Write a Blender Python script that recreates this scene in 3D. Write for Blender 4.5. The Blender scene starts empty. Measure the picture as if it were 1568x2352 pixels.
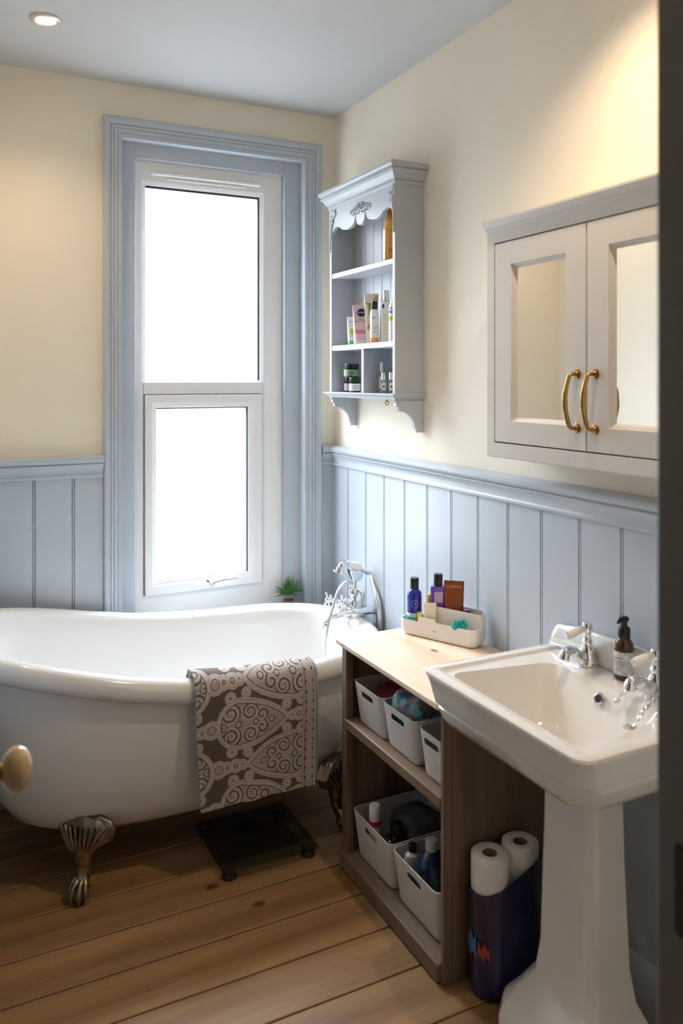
import bpy, bmesh, math, random
from math import sin, cos, pi, radians
from mathutils import Vector, Matrix
random.seed(7)
SC = bpy.context.scene
COL = SC.collection
LOC = {}

# ------------------------------------------------------------------ materials
def L(r, g, b):
    f = lambda c: (c / 255 / 12.92) if c <= 10 else (((c / 255 + .055) / 1.055) ** 2.4)
    return (f(r), f(g), f(b), 1)

def mat(name, col, rough=.5, metal=0, coat=0, noise=0, nscale=20, bump=0, bscale=80, trans=0, ior=1.45, emit=0, sheen=0):
    m = bpy.data.materials.new(name); m.use_nodes = True
    nt = m.node_tree; b = nt.nodes['Principled BSDF']
    b.inputs['Base Color'].default_value = col
    b.inputs['Roughness'].default_value = rough
    b.inputs['Metallic'].default_value = metal
    b.inputs['Coat Weight'].default_value = coat
    b.inputs['Coat Roughness'].default_value = .06
    b.inputs['Transmission Weight'].default_value = trans
    b.inputs['IOR'].default_value = ior
    if sheen: b.inputs['Sheen Weight'].default_value = sheen
    if emit:
        b.inputs['Emission Color'].default_value = col; b.inputs['Emission Strength'].default_value = emit
    if noise or bump:
        tc = nt.nodes.new('ShaderNodeTexCoord')
    if noise:
        n = nt.nodes.new('ShaderNodeTexNoise'); n.inputs['Scale'].default_value = nscale; n.inputs['Detail'].default_value = 4
        nt.links.new(tc.outputs['Object'], n.inputs['Vector'])
        r = nt.nodes.new('ShaderNodeValToRGB')
        r.color_ramp.elements[0].position = .3; r.color_ramp.elements[1].position = .7
        r.color_ramp.elements[0].color = tuple(c * (1 - noise) for c in col[:3]) + (1,)
        r.color_ramp.elements[1].color = tuple(min(1, c * (1 + noise)) for c in col[:3]) + (1,)
        nt.links.new(n.outputs['Fac'], r.inputs['Fac']); nt.links.new(r.outputs['Color'], b.inputs['Base Color'])
    if bump:
        n2 = nt.nodes.new('ShaderNodeTexNoise'); n2.inputs['Scale'].default_value = bscale; n2.inputs['Detail'].default_value = 3
        nt.links.new(tc.outputs['Object'], n2.inputs['Vector'])
        bp = nt.nodes.new('ShaderNodeBump'); bp.inputs['Strength'].default_value = bump; bp.inputs['Distance'].default_value = .002
        nt.links.new(n2.outputs['Fac'], bp.inputs['Height']); nt.links.new(bp.outputs['Normal'], b.inputs['Normal'])
    return m

def wood(name, c1, c2, axis, rough=.45, grain=14, knots=0, island=.0, stretch=18, knotcol=(.08, .035, .012, 1)):
    """planed timber: grain streaks along one axis, knots, and a tone of its own for each board"""
    m = bpy.data.materials.new(name); m.use_nodes = True
    nt = m.node_tree; N = nt.nodes; K = nt.links; b = N['Principled BSDF']
    tc = N.new('ShaderNodeTexCoord'); geo = N.new('ShaderNodeNewGeometry')
    mp = N.new('ShaderNodeMapping')
    s = [1, 1, 1]; s[axis] = 1 / stretch
    mp.inputs['Scale'].default_value = s
    off = N.new('ShaderNodeVectorMath'); off.operation = 'MULTIPLY_ADD'
    off.inputs[0].default_value = (1, 1, 1)
    K.new(geo.outputs['Random Per Island'], off.inputs[0])
    off.inputs[1].default_value = (7.3, 5.1, 3.7)
    K.new(tc.outputs['Object'], off.inputs[2])
    K.new(off.outputs[0], mp.inputs['Vector'])
    n1 = N.new('ShaderNodeTexNoise'); n1.inputs['Scale'].default_value = grain; n1.inputs['Detail'].default_value = 6; n1.inputs['Distortion'].default_value = .6
    K.new(mp.outputs['Vector'], n1.inputs['Vector'])
    n2 = N.new('ShaderNodeTexNoise'); n2.inputs['Scale'].default_value = grain * 7; n2.inputs['Detail'].default_value = 3
    K.new(mp.outputs['Vector'], n2.inputs['Vector'])
    mx = N.new('ShaderNodeMath'); mx.operation = 'MULTIPLY_ADD'; mx.inputs[1].default_value = .35
    K.new(n2.outputs['Fac'], mx.inputs[0]); K.new(n1.outputs['Fac'], mx.inputs[2])
    r = N.new('ShaderNodeValToRGB'); r.color_ramp.elements[0].position = .48; r.color_ramp.elements[1].position = .88
    r.color_ramp.elements[0].color = c1; r.color_ramp.elements[1].color = c2
    K.new(mx.outputs[0], r.inputs['Fac'])
    out = r.outputs['Color']
    if island:
        mr = N.new('ShaderNodeMapRange'); mr.inputs['To Min'].default_value = 1 - island; mr.inputs['To Max'].default_value = 1 + island
        K.new(geo.outputs['Random Per Island'], mr.inputs['Value'])
        mm = N.new('ShaderNodeVectorMath'); mm.operation = 'SCALE'
        K.new(out, mm.inputs[0]); K.new(mr.outputs[0], mm.inputs['Scale']); out = mm.outputs[0]
    if knots:
        mp2 = N.new('ShaderNodeMapping'); s2 = [1, 1, 1]; s2[axis] = .55
        mp2.inputs['Scale'].default_value = s2; K.new(off.outputs[0], mp2.inputs['Vector'])
        v = N.new('ShaderNodeTexVoronoi'); v.inputs['Scale'].default_value = knots; v.voronoi_dimensions = '2D'
        K.new(mp2.outputs['Vector'], v.inputs['Vector'])
        r2 = N.new('ShaderNodeValToRGB'); r2.color_ramp.elements[0].position = .022; r2.color_ramp.elements[1].position = .055
        r2.color_ramp.elements[0].color = (1, 1, 1, 1); r2.color_ramp.elements[1].color = (0, 0, 0, 1)
        K.new(v.outputs['Distance'], r2.inputs['Fac'])
        mix = N.new('ShaderNodeMix'); mix.data_type = 'RGBA'
        K.new(r2.outputs['Color'], mix.inputs['Factor']); K.new(out, mix.inputs[6]); mix.inputs[7].default_value = knotcol
        out = mix.outputs[2]
    K.new(out, b.inputs['Base Color'])
    b.inputs['Roughness'].default_value = rough
    bp = N.new('ShaderNodeBump'); bp.inputs['Strength'].default_value = .15; bp.inputs['Distance'].default_value = .002
    K.new(mx.outputs[0], bp.inputs['Height']); K.new(bp.outputs['Normal'], b.inputs['Normal'])
    return m

M = {}
M['cream'] = mat('cream_wall_paint', (.83, .77, .66, 1), .6, noise=.02, nscale=3, bump=.08, bscale=150)
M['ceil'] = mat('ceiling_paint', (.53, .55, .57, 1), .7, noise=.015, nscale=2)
M['blue'] = mat('blue_grey_gloss_paint', (.465, .523, .588, 1), .32, noise=.02, nscale=6, bump=.05, bscale=60)
M['shelfpaint'] = mat('pale_blue_grey_paint', (.47, .505, .55, 1), .35, noise=.02, nscale=8)
M['greypaint'] = mat('warm_pale_grey_paint', (.66, .64, .63, 1), .38, noise=.015, nscale=8)
M['upvc'] = mat('white_plastic_frame', (.82, .84, .85, 1), .25)
M['enamel'] = mat('white_enamel', (.75, .75, .745, 1), .12, coat=.5)
M['china'] = mat('white_vitreous_china', (.76, .745, .725, 1), .1, coat=.6)
M['chrome'] = mat('chrome', (.82, .83, .85, 1), .08, 1)
M['hose'] = mat('chrome_hose', (.70, .72, .75, 1), .2, 1, bump=.5, bscale=300)
M['brass'] = mat('aged_brass', (.42, .27, .09, 1), .28, 1, noise=.15, nscale=60)
M['foot'] = mat('antique_pewter', (.30, .235, .165, 1), .3, 1, noise=.35, nscale=50, bump=.3, bscale=90)
M['black'] = mat('black_plastic', (.012, .012, .013, 1), .3)
M['gasket'] = mat('dark_gasket', (.03, .035, .05, 1), .6)
M['rubber'] = mat('black_rubber', (.02, .02, .02, 1), .6)
M['porc'] = mat('white_porcelain', (.87, .85, .81, 1), .12, coat=.5)
M['bin'] = mat('white_matt_plastic', (.62, .615, .61, 1), .45, bump=.05, bscale=300)
M['orgz'] = mat('white_satin_plastic', (.80, .77, .75, 1), .35)
M['white'] = mat('white_label', (.82, .82, .80, 1), .4)
M['paper'] = mat('white_tissue_paper', (.80, .79, .77, 1), .9, bump=.3, bscale=120)
M['card'] = mat('brown_card', (.30, .20, .12, 1), .8)
M['mirror'] = mat('mirror_glass', (.93, .94, .93, 1), .015, 1)
M['ink'] = mat('dark_ink', (.05, .045, .06, 1), .5)
M['greyink'] = mat('grey_ink', (.28, .27, .30, 1), .5)
M['whiteink'] = mat('white_ink', (.85, .85, .85, 1), .5)
M['red'] = mat('red_ink', (.50, .03, .05, 1), .4)
M['pinkred'] = mat('rose_ink', (.58, .12, .20, 1), .4)
M['navy'] = mat('navy_ink', (.010, .018, .12, 1), .35)
M['green'] = mat('leaf_green_ink', (.12, .55, .12, 1), .4)
M['lime'] = mat('lime_ink', (.38, .62, .04, 1), .4)
M['gold'] = mat('gold_ink', (.48, .36, .15, 1), .4, noise=.4, nscale=90)
M['goldtxt'] = mat('ochre_ink', (.62, .40, .04, 1), .4)
M['amberdrop'] = mat('amber_ink', (.60, .20, .02, 1), .4)
M['peach'] = mat('peach_plastic', (.85, .38, .20, 1), .4)
M['pink'] = mat('pink_plastic', (.80, .55, .62, 1), .35, noise=.03, nscale=15)
M['orange'] = mat('orange_lotion_bottle', (.85, .40, .07, 1), .25, coat=.3)
M['orange2'] = mat('deep_orange_ink', (.75, .20, .02, 1), .35)
M['sage'] = mat('sage_label', (.22, .33, .20, 1), .5, noise=.15, nscale=60)
M['lilac'] = mat('lilac_label', (.48, .38, .60, 1), .5, noise=.1, nscale=60)
M['mint'] = mat('pale_mint_label', (.70, .80, .74, 1), .5, noise=.1, nscale=90)
M['darkglass'] = mat('dark_amber_glass', (.02, .012, .008, 1), .1, coat=.4)
M['silver'] = mat('brushed_silver', (.70, .70, .70, 1), .2, 1)
M['perfume'] = mat('clear_grey_glass', (.75, .78, .76, 1), .04, trans=.85, ior=1.3)
M['cobalt'] = mat('cobalt_glass', (.012, .018, .32, 1), .08, coat=.5)
M['teal'] = mat('teal_label', (.02, .40, .42, 1), .45)
M['tealcloth'] = mat('turquoise_mesh', (.03, .45, .50, 1), .7, noise=.3, nscale=120)
M['purple'] = mat('violet_glass', (.13, .06, .42, 1), .08, coat=.5)
M['violet'] = mat('violet_label', (.20, .03, .34, 1), .35)
M['brown'] = mat('copper_brown_plastic', (.22, .055, .014, 1), .3)
M['palegold'] = mat('pale_gold_ink', (.55, .38, .25, 1), .4)
M['ivory'] = mat('ivory_plastic', (.84, .78, .60, 1), .35)
M['yellow'] = mat('yellow_card', (.78, .52, .04, 1), .5)
M['plum'] = mat('dark_plum_jar', (.10, .035, .11, 1), .2, coat=.3)
M['amber'] = mat('amber_glass', (.06, .015, .003, 1), .08, coat=.5)
M['soaplabel'] = mat('grey_floral_label', (.62, .62, .62, 1), .5, noise=.35, nscale=85)
M['filmpurple'] = mat('dark_violet_film', (.013, .011, .058, 1), .22, coat=.3, noise=.25, nscale=14)
M['filmblue'] = mat('blue_print_film', (.05, .16, .38, 1), .3)
M['filmred'] = mat('rust_print_film', (.30, .05, .04, 1), .3)
M['leaf'] = mat('green_leaf', (.09, .23, .07, 1), .45, noise=.3, nscale=30)
M['pot'] = mat('terracotta_pot', (.35, .15, .08, 1), .7)
M['maroon'] = mat('maroon_fabric', (.14, .01, .015, 1), .8)
M['darkstuff'] = mat('dark_grey_cloth', (.07, .07, .075, 1), .8, noise=.4, nscale=25)
M['clearwhite'] = mat('cloudy_plastic', (.50, .52, .55, 1), .25)
M['navybottle'] = mat('dark_blue_bottle', (.012, .03, .09, 1), .07, coat=.6)
M['greenlabel'] = mat('green_print_label', (.03, .14, .06, 1), .4, noise=.6, nscale=40)
M['doorpaint'] = mat('shade_darkened_door_paint', (.22, .205, .19, 1), .4)  # base colour darkened to carry the shade on the door frame
M['hall'] = mat('hall_paint', (.35, .31, .26, 1), .6)
M['tealhem'] = mat('grey_teal_towelling', (.26, .36, .37, 1), .9, sheen=.3, bump=.4, bscale=400)
M['tan'] = mat('tan_ribbon', (.48, .38, .26, 1), .7)
M['lamp'] = mat('lit_lamp', (1, .86, .66, 1), .5, emit=28)
M['bezel'] = mat('satin_nickel', (.62, .58, .53, 1), .35, .7)
M['floor'] = wood('old_pine_boards', (.20, .105, .042, 1), (.37, .215, .092, 1), 0, .42, 10, 3.4, .13)
M['pine'] = wood('pale_pine_top', (.72, .54, .39, 1), (.87, .73, .59, 1), 1, .35, 12, 4.5, .0, 14, (.38, .15, .05, 1))
M['taupe'] = wood('taupe_stained_wood', (.135, .086, .053, 1), (.235, .158, .104, 1), 2, .5, 16, 0, .05)
M['taupex'] = wood('taupe_stained_wood_level', (.135, .086, .053, 1), (.235, .158, .104, 1), 1, .5, 16, 0, .05)

def glassy(name, col, fac_tr, fac_tl, bump):
    m = bpy.data.materials.new(name); m.use_nodes = True
    nt = m.node_tree; N = nt.nodes; K = nt.links
    N.remove(N['Principled BSDF']); out = N['Material Output']
    t = N.new('ShaderNodeBsdfTransparent'); t.inputs['Color'].default_value = col
    d = N.new('ShaderNodeBsdfTranslucent'); d.inputs['Color'].default_value = col
    g = N.new('ShaderNodeBsdfGlossy'); g.inputs['Roughness'].default_value = .08
    m1 = N.new('ShaderNodeMixShader'); m1.inputs[0].default_value = fac_tl
    K.new(t.outputs[0], m1.inputs[1]); K.new(d.outputs[0], m1.inputs[2])
    m2 = N.new('ShaderNodeMixShader'); m2.inputs[0].default_value = .07
    K.new(m1.outputs[0], m2.inputs[1]); K.new(g.outputs[0], m2.inputs[2])
    K.new(m2.outputs[0], out.inputs['Surface'])
    if bump:
        tc = N.new('ShaderNodeTexCoord'); v = N.new('ShaderNodeTexNoise')
        v.inputs['Scale'].default_value = 16; v.inputs['Distortion'].default_value = 2.5
        K.new(tc.outputs['Object'], v.inputs['Vector'])
        b = N.new('ShaderNodeBump'); b.inputs['Strength'].default_value = .6; b.inputs['Distance'].default_value = .003
        K.new(v.outputs['Fac'], b.inputs['Height'])
        K.new(b.outputs['Normal'], d.inputs['Normal']); K.new(b.outputs['Normal'], g.inputs['Normal'])
    return m
M['frosted'] = glassy('patterned_obscure_glass', (.96, .98, 1, 1), .6, .22, True)

def thin_glass(name, tint):
    m = bpy.data.materials.new(name); m.use_nodes = True
    nt = m.node_tree; N = nt.nodes; K = nt.links
    N.remove(N['Principled BSDF']); out = N['Material Output']
    t = N.new('ShaderNodeBsdfTransparent'); t.inputs['Color'].default_value = tint
    g = N.new('ShaderNodeBsdfGlossy'); g.inputs['Roughness'].default_value = .03
    fr = N.new('ShaderNodeFresnel'); fr.inputs['IOR'].default_value = 1.5
    ge = N.new('ShaderNodeNewGeometry'); sb = N.new('ShaderNodeMath'); sb.operation = 'SUBTRACT'; sb.inputs[0].default_value = 1; K.new(ge.outputs['Backfacing'], sb.inputs[1])
    mu = N.new('ShaderNodeMath'); mu.operation = 'MULTIPLY'; K.new(fr.outputs[0], mu.inputs[0]); K.new(sb.outputs[0], mu.inputs[1])
    mx = N.new('ShaderNodeMixShader'); K.new(mu.outputs[0], mx.inputs[0]); K.new(t.outputs[0], mx.inputs[1]); K.new(g.outputs[0], mx.inputs[2])
    K.new(mx.outputs[0], out.inputs['Surface'])
    return m
M['scaleglass'] = thin_glass('grey_green_glass', (.55, .62, .60, 1))

# ------------------------------------------------------------------ mesh helpers
def box(bm, x0, x1, y0, y1, z0, z1):
    x0, x1 = sorted((x0, x1)); y0, y1 = sorted((y0, y1)); z0, z1 = sorted((z0, z1))
    v = [bm.verts.new(p) for p in ((x0, y0, z0), (x1, y0, z0), (x1, y1, z0), (x0, y1, z0), (x0, y0, z1), (x1, y0, z1), (x1, y1, z1), (x0, y1, z1))]
    for f in ((0, 3, 2, 1), (4, 5, 6, 7), (0, 1, 5, 4), (1, 2, 6, 5), (2, 3, 7, 6), (3, 0, 4, 7)):
        bm.faces.new([v[i] for i in f])
    return bm
def B(*a):
    return box(bmesh.new(), *a)
def loft(bm, rings, closed=True, cap0=True, cap1=True, wrap=False):
    vr = [[bm.verts.new(p) for p in r] for r in rings]
    n = len(vr[0]); R = len(vr)
    for i in range(R if wrap else R - 1):
        a, b = vr[i], vr[(i + 1) % R]
        for j in range(n if closed else n - 1):
            k = (j + 1) % n
            bm.faces.new((a[j], a[k], b[k], b[j]))
    if not wrap:
        if cap0: bm.faces.new(list(reversed(vr[0])))
        if cap1: bm.faces.new(vr[-1])
    return bm
def lathe(bm, prof, seg=28, c=(0, 0, 0), sx=1, sy=1, cap=True):
    rings = [[(c[0] + r * sx * cos(2 * pi * i / seg), c[1] + r * sy * sin(2 * pi * i / seg), c[2] + z) for i in range(seg)] for r, z in prof]
    return loft(bm, rings, True, cap, cap)
def LA(prof, **k):
    return lathe(bmesh.new(), prof, **k)
def tube(bm, pts, rad, seg=10, cap=True, flat=1.0):
    pts = [Vector(p) for p in pts]
    if not isinstance(rad, (list, tuple)): rad = [rad] * len(pts)
    rings = []; up = None
    for i, p in enumerate(pts):
        t = (pts[min(i + 1, len(pts) - 1)] - pts[max(i - 1, 0)]).normalized()
        if up is None:
            a = Vector((0, 0, 1)) if abs(t.z) < .9 else Vector((1, 0, 0))
            up = (a - t * a.dot(t)).normalized()
        else:
            up = (up - t * up.dot(t)).normalized()
        s = t.cross(up)
        rings.append([tuple(p + (up * cos(2 * pi * k / seg) * flat + s * sin(2 * pi * k / seg)) * rad[i]) for k in range(seg)])
    return loft(bm, rings, True, cap, cap)
def T(pts, rad, **k):
    return tube(bmesh.new(), pts, rad, **k)
def spline(P, n=8):
    P = [Vector(p) for p in P]; out = []
    for i in range(len(P) - 1):
        p0 = P[max(i - 1, 0)]; p1 = P[i]; p2 = P[i + 1]; p3 = P[min(i + 2, len(P) - 1)]
        for k in range(n):
            t = k / n
            out.append(.5 * ((2 * p1) + (p2 - p0) * t + (2 * p0 - 5 * p1 + 4 * p2 - p3) * t * t + (3 * p1 - p0 - 3 * p2 + p3) * t ** 3))
    out.append(P[-1]); return out
def extr(bm, pts, axis, a0, a1):
    f = {'x': lambda p, a: (a, p[0], p[1]), 'y': lambda p, a: (p[0], a, p[1]), 'z': lambda p, a: (p[0], p[1], a)}[axis]
    return loft(bm, [[f(p, a0) for p in pts], [f(p, a1) for p in pts]])
def X(pts, axis, a0, a1):
    return extr(bmesh.new(), pts, axis, a0, a1)
def frame(bm, u0, u1, v0, v1, prof, mp, w=(1, 1, 1, 1)):
    """mitred frame: prof = loop of (inward, height); w = widths left, right, bottom, top"""
    wl, wr, wb, wt = w
    def ring(iu, iv):
        out = []
        for d, h in prof:
            u = u0 + d * wl if iu == 0 else u1 - d * wr
            v = v0 + d * wb if iv == 0 else v1 - d * wt
            out.append(mp(u, v, h))
        return out
    return loft(bm, [ring(0, 0), ring(0, 1), ring(1, 1), ring(1, 0)], True, False, False, wrap=True)
def rrect(cx, cy, hx, hy, r, z, n=5):
    out = []
    for sx, sy, a0 in ((1, 1, 0), (-1, 1, 90), (-1, -1, 180), (1, -1, 270)):
        for k in range(n + 1):
            a = radians(a0 + 90 * k / n)
            out.append((cx + sx * (hx - r) + r * cos(a), cy + sy * (hy - r) + r * sin(a), z))
    return out
def ball(bm, c, r, seg=12, sx=1, sy=1, sz=1):
    rings = []
    for i in range(1, seg):
        a = -pi / 2 + pi * i / seg
        rings.append([(c[0] + r * sx * cos(a) * cos(2 * pi * k / seg), c[1] + r * sy * cos(a) * sin(2 * pi * k / seg), c[2] + r * sz * sin(a)) for k in range(seg)])
    return loft(bm, rings)
def xf(bm, m):
    bm.transform(m); return bm
def move(bm, x, y, z, rz=0):
    bm.transform(Matrix.Translation((x, y, z)) @ Matrix.Rotation(rz, 4, 'Z')); return bm

# ------------------------------------------------------------------ object helpers
def obj(name, bm, m, parent=None, smooth=35, bev=0, seg=2, world=True):
    """links a bmesh as ONE mesh object; vertices are given in world space unless world=False"""
    bmesh.ops.recalc_face_normals(bm, faces=bm.faces[:])
    o_loc = LOC.get(parent.name) if parent is not None else None
    if parent is not None and world and o_loc is not None and o_loc.length > 0:
        bm.transform(Matrix.Translation(-o_loc))
    me = bpy.data.meshes.new(name); bm.to_mesh(me); bm.free()
    for p in me.polygons: p.use_smooth = True
    me.set_sharp_from_angle(angle=radians(smooth))
    me.materials.append(M[m] if isinstance(m, str) else m)
    o = bpy.data.objects.new(name, me); COL.objects.link(o)
    if parent is not None:
        o.parent = parent; LOC[o.name] = o_loc if o_loc is not None else Vector((0, 0, 0))
    else:
        LOC[o.name] = Vector((0, 0, 0))
    if bev:
        b = o.modifiers.new('Bevel', 'BEVEL'); b.width = bev; b.segments = seg; b.limit_method = 'ANGLE'; b.angle_limit = radians(40)
    return o
def thing(name, label, cat, loc=(0, 0, 0), group=None):
    o = bpy.data.objects.new(name, None); COL.objects.link(o)
    o.empty_display_size = .05
    o.location = loc; o['label'] = label; o['category'] = cat
    if group: o['group'] = group
    LOC[o.name] = Vector(loc); return o
def tag(o, label, cat, group=None, kind=None):
    o['label'] = label; o['category'] = cat
    if group: o['group'] = group
    if kind: o['kind'] = kind
    return o
def struct(name, bm, m, **k):
    o = obj(name, bm, m, **k); o['kind'] = 'structure'; return o
def place(t, x, y, z, rz=0):
    """moves a thing that was built round its own origin"""
    t.location = (x, y, z); t.rotation_euler = (0, 0, radians(rz)); LOC[t.name] = Vector((x, y, z)); return t
def dup(t, label):
    r = t.copy(); COL.objects.link(r); r['label'] = label
    for ch in list(t.children):
        c = ch.copy(); COL.objects.link(c); c.parent = r
        for g in list(ch.children):
            d = g.copy(); COL.objects.link(d); d.parent = c
    return r
def lettering(s, size, m, parent, at, wrapR=0, tall=1.0, spread=1.0, name='lettering', rot=None, fit=None):
    """flat letters standing in the local xz plane, facing -y; wrapR bends them round a bottle"""
    cu = bpy.data.curves.new('letters', 'FONT'); cu.body = s; cu.size = size; cu.align_x = 'CENTER'; cu.align_y = 'CENTER'; cu.resolution_u = 3
    t = bpy.data.objects.new('letters', cu); COL.objects.link(t)
    dg = bpy.context.evaluated_depsgraph_get()
    me0 = bpy.data.meshes.new_from_object(t.evaluated_get(dg))
    bpy.data.objects.remove(t); bpy.data.curves.remove(cu)
    bm = bmesh.new(); bm.from_mesh(me0); bpy.data.meshes.remove(me0)
    for v in bm.verts:
        x, z = v.co.x * spread, v.co.y * tall
        if wrapR: v.co = (at[0] + wrapR * sin(x / wrapR), at[1] - wrapR * cos(x / wrapR), at[2] + z)
        elif fit: v.co = (at[0] + x, fit(at[2] + z) - .0012, at[2] + z)
        else: v.co = (at[0] + x, at[1], at[2] + z)
    if rot is not None: bm.transform(rot)
    me = bpy.data.meshes.new(name); bm.to_mesh(me); bm.free()
    me.materials.append(M[m])
    o = bpy.data.objects.new(name, me); COL.objects.link(o)
    o.parent = parent; return o

def small_print(parent, m, cx, z, widths, pitch=.005, h=.0013, wrapR=0, fit=None, y=0, name='small_print'):
    """rows of print too small to read, as short dashes"""
    bm = bmesh.new(); rnd = random.Random(int(z * 1e5))
    for k, w in enumerate(widths):
        zz = z - k * pitch; x = cx - w / 2
        while x < cx + w / 2 - .001:
            l = min(rnd.uniform(.002, .006), cx + w / 2 - x); n = 3; row0 = []; row1 = []
            for q in range(n + 1):
                xx = x + l * q / n
                for row, dz in ((row0, -h / 2), (row1, h / 2)):
                    if wrapR: p = (wrapR * sin(xx / wrapR), -wrapR * cos(xx / wrapR), zz + dz)
                    elif fit: p = (xx, fit(zz + dz) - .0012, zz + dz)
                    else: p = (xx, y, zz + dz)
                    row.append(bm.verts.new(p))
            for q in range(n): bm.faces.new((row0[q], row0[q + 1], row1[q + 1], row1[q]))
            x += l + .0012
    return obj(name, bm, m, parent, world=False)

# ------------------------------------------------------------------ the room
CX, CY, CZ = -1.4995, -3.0644, 1.5
H = 2.606
# floor: boards running along x
bm = bmesh.new()
edges = [-3.95]
y = -1.485
ys = sorted([-1.485 - .167 * k for k in range(1, 15)] + [-1.485, -1.312, -1.150, -.992, -.835, -.672, -.512, -.352, -.190, -.03, .12])
for a, b in zip(ys[:-1], ys[1:]):
    cuts = [-2.4, .75]
    for c0, c1 in zip(cuts[:-1], cuts[1:]):
        box(bm, c0 + .001, c1 - .001, a + .0024, b - .0024, -.03, 0)
floor = struct('floor', bm, 'floor', bev=.0025)
struct('floor_underlay', B(-2.4, .75, -3.95, .12, -.06, -.022), 'black')
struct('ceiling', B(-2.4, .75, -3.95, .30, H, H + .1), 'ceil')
WX0, WX1, WZ0, WZ1 = -.892, -.144, .545, 2.404
bm = bmesh.new()
box(bm, -1.62, WX0, 0, .22, 0, H); box(bm, WX1, .14, 0, .22, 0, H); box(bm, WX0, WX1, 0, .22, WZ1, H); box(bm, WX0, WX1, 0, .22, 0, WZ0)
struct('wall_back', bm, 'cream')
struct('wall_right', B(0, .14, -2.55, 0, 0, H), 'cream')
struct('wall_left', B(-1.62, -1.507, -2.55, 0, 0, H), 'cream')
bm = bmesh.new()
box(bm, -1.62, -1.53, -2.56, -2.43, 0, H); box(bm, -.76, .14, -2.56, -2.43, 0, H); box(bm, -1.53, -.76, -2.56, -2.43, 2.05, H)
struct('wall_front', bm, 'cream')
struct('wall_hall_left', B(-2.4, -2.3, -3.95, -2.56, 0, H), 'hall')
struct('wall_hall_right', B(.65, .75, -3.95, -2.56, 0, H), 'hall')
struct('wall_hall_back', B(-2.3, .65, -3.95, -3.85, 0, H), 'hall')
bm = bmesh.new(); box(bm, -2.3, -1.62, -2.66, -2.56, 0, H); box(bm, .14, .65, -2.66, -2.56, 0, H)
struct('wall_hall_front', bm, 'hall')

# beaded boarding
def boarding(a0, a1, grooves, th, invert=False):
    """profile across the boards as (along, proud)"""
    pts = [(a0, 0), (a0, th)]
    for g in sorted(grooves):
        for d, h in ((-.0058, th), (-.0045, th - .006), (-.0030, th - .006), (-.0018, th - .0005), (.0018, th - .0005), (.0030, th - .006), (.0045, th - .006), (.0058, th)):
            pts.append((g + d, h))
    pts += [(a1, th), (a1, 0)]
    return pts
gr = [-.153, -.306, -.450, -.597, -.746, -.890, -1.034, -1.180, -1.326, -1.474, -1.618, -1.764, -1.91, -2.056, -2.2, -2.346]
p = [(-h, a) for a, h in boarding(-2.43, -.001, gr, .014)]
struct('trim_1', X(p, 'z', .0, 1.15), 'blue', smooth=20)
gl = [-1.063, -1.197, -1.331, -1.465]
p = [(a, -h) for a, h in boarding(-1.506, -.957, gl, .014)]
struct('trim_2', X(p, 'z', 0, 1.15), 'blue', smooth=20)
p = [(a, -h) for a, h in boarding(-.069, -.014, [], .014)]
struct('trim_3', X(p, 'z', 0, 1.15), 'blue', smooth=20)
dado = [(0, 1.140), (.020, 1.140), (.0225, 1.143), (.0225, 1.150), (.020, 1.154), (.0185, 1.160), (.020, 1.170), (.025, 1.180), (.031, 1.187), (.031, 1.190), (.027, 1.192), (.027, 1.194),
        (.034, 1.196), (.038, 1.200), (.040, 1.207), (.039, 1.214), (.034, 1.219), (.026, 1.222), (0, 1.223)]
p = [(-1.507 + h, a) for a, h in boarding(-2.43, -.02, [-.16 - .146 * k for k in range(15)], .014)]
struct('trim_7', X(p, 'z', 0, 1.15), 'blue', smooth=20)
struct('trim_8', X([(-1.507 + h, z) for h, z in [(0, 1.140), (.0225, 1.143), (.0225, 1.150), (.0185, 1.160), (.031, 1.187), (.038, 1.200), (.039, 1.214), (.026, 1.222), (0, 1.223)]], 'y', -2.43, -.001), 'blue', smooth=30)
struct('trim_4', X([(-h, z) for h, z in dado], 'y', -2.43, -.001), 'blue', smooth=30)
struct('trim_5', X([(-h, z) for h, z in dado], 'x', -1.506, -.957), 'blue', smooth=30)
struct('trim_6', X([(-h, z) for h, z in dado], 'x', -.069, -.02), 'blue', smooth=30)
skirt = [(0, 0), (.026, 0), (.026, .11), (.020, .125), (.014, .135), (0, .135)]
struct('baseboard_back', X([(-h, z) for h, z in skirt], 'x', -1.506, -.02), 'blue')
struct('baseboard_right', X([(-h, z) for h, z in skirt], 'y', -2.43, -.03), 'blue')
struct('baseboard_left', X([(-1.507 + h, z) for h, z in skirt], 'y', -2.43, -.03), 'blue')

# ------------------------------------------------------------------ window
win = bpy.data.objects.new('window_1', None); COL.objects.link(win); win['kind'] = 'structure'; LOC['window_1'] = Vector((0, 0, 0))
W_ = lambda u, v, h: (u, -h, v)          # proud of the back wall = towards -y
prof = [(-.002, -.03), (-.002, .020), (.010, .020), (.014, .017), (.018, .020), (.028, .0215), (.031, .018), (.034, .0215), (.041, .023), (.044, .019), (.047, .023), (.054, .026), (.058, .029), (.068, .030), (.072, .026), (.074, 0)]
bm = bmesh.new()
rings = []
for (ux, s), vz in (((WX0, -1), 0.0), ((WX0, -1), None), ((WX1, 1), None), ((WX1, 1), 0.0)):
    rings.append([(ux + s * d * (.065 / .074 if s < 0 else 1), -h, (WZ1 + d) if vz is None else vz) for d, h in prof])
loft(bm, rings)
obj('casing', bm, 'blue', win, smooth=25)
bm = bmesh.new()      # recessed flat lining between casing and plastic frame
box(bm, WX0, -.83, .03, .12, WZ0, WZ1); box(bm, -.216, WX1, .03, .12, WZ0, WZ1); box(bm, -.83, -.216, .03, .12, 2.345, WZ1)
obj('lining', bm, 'blue', win, bev=.002)
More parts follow.
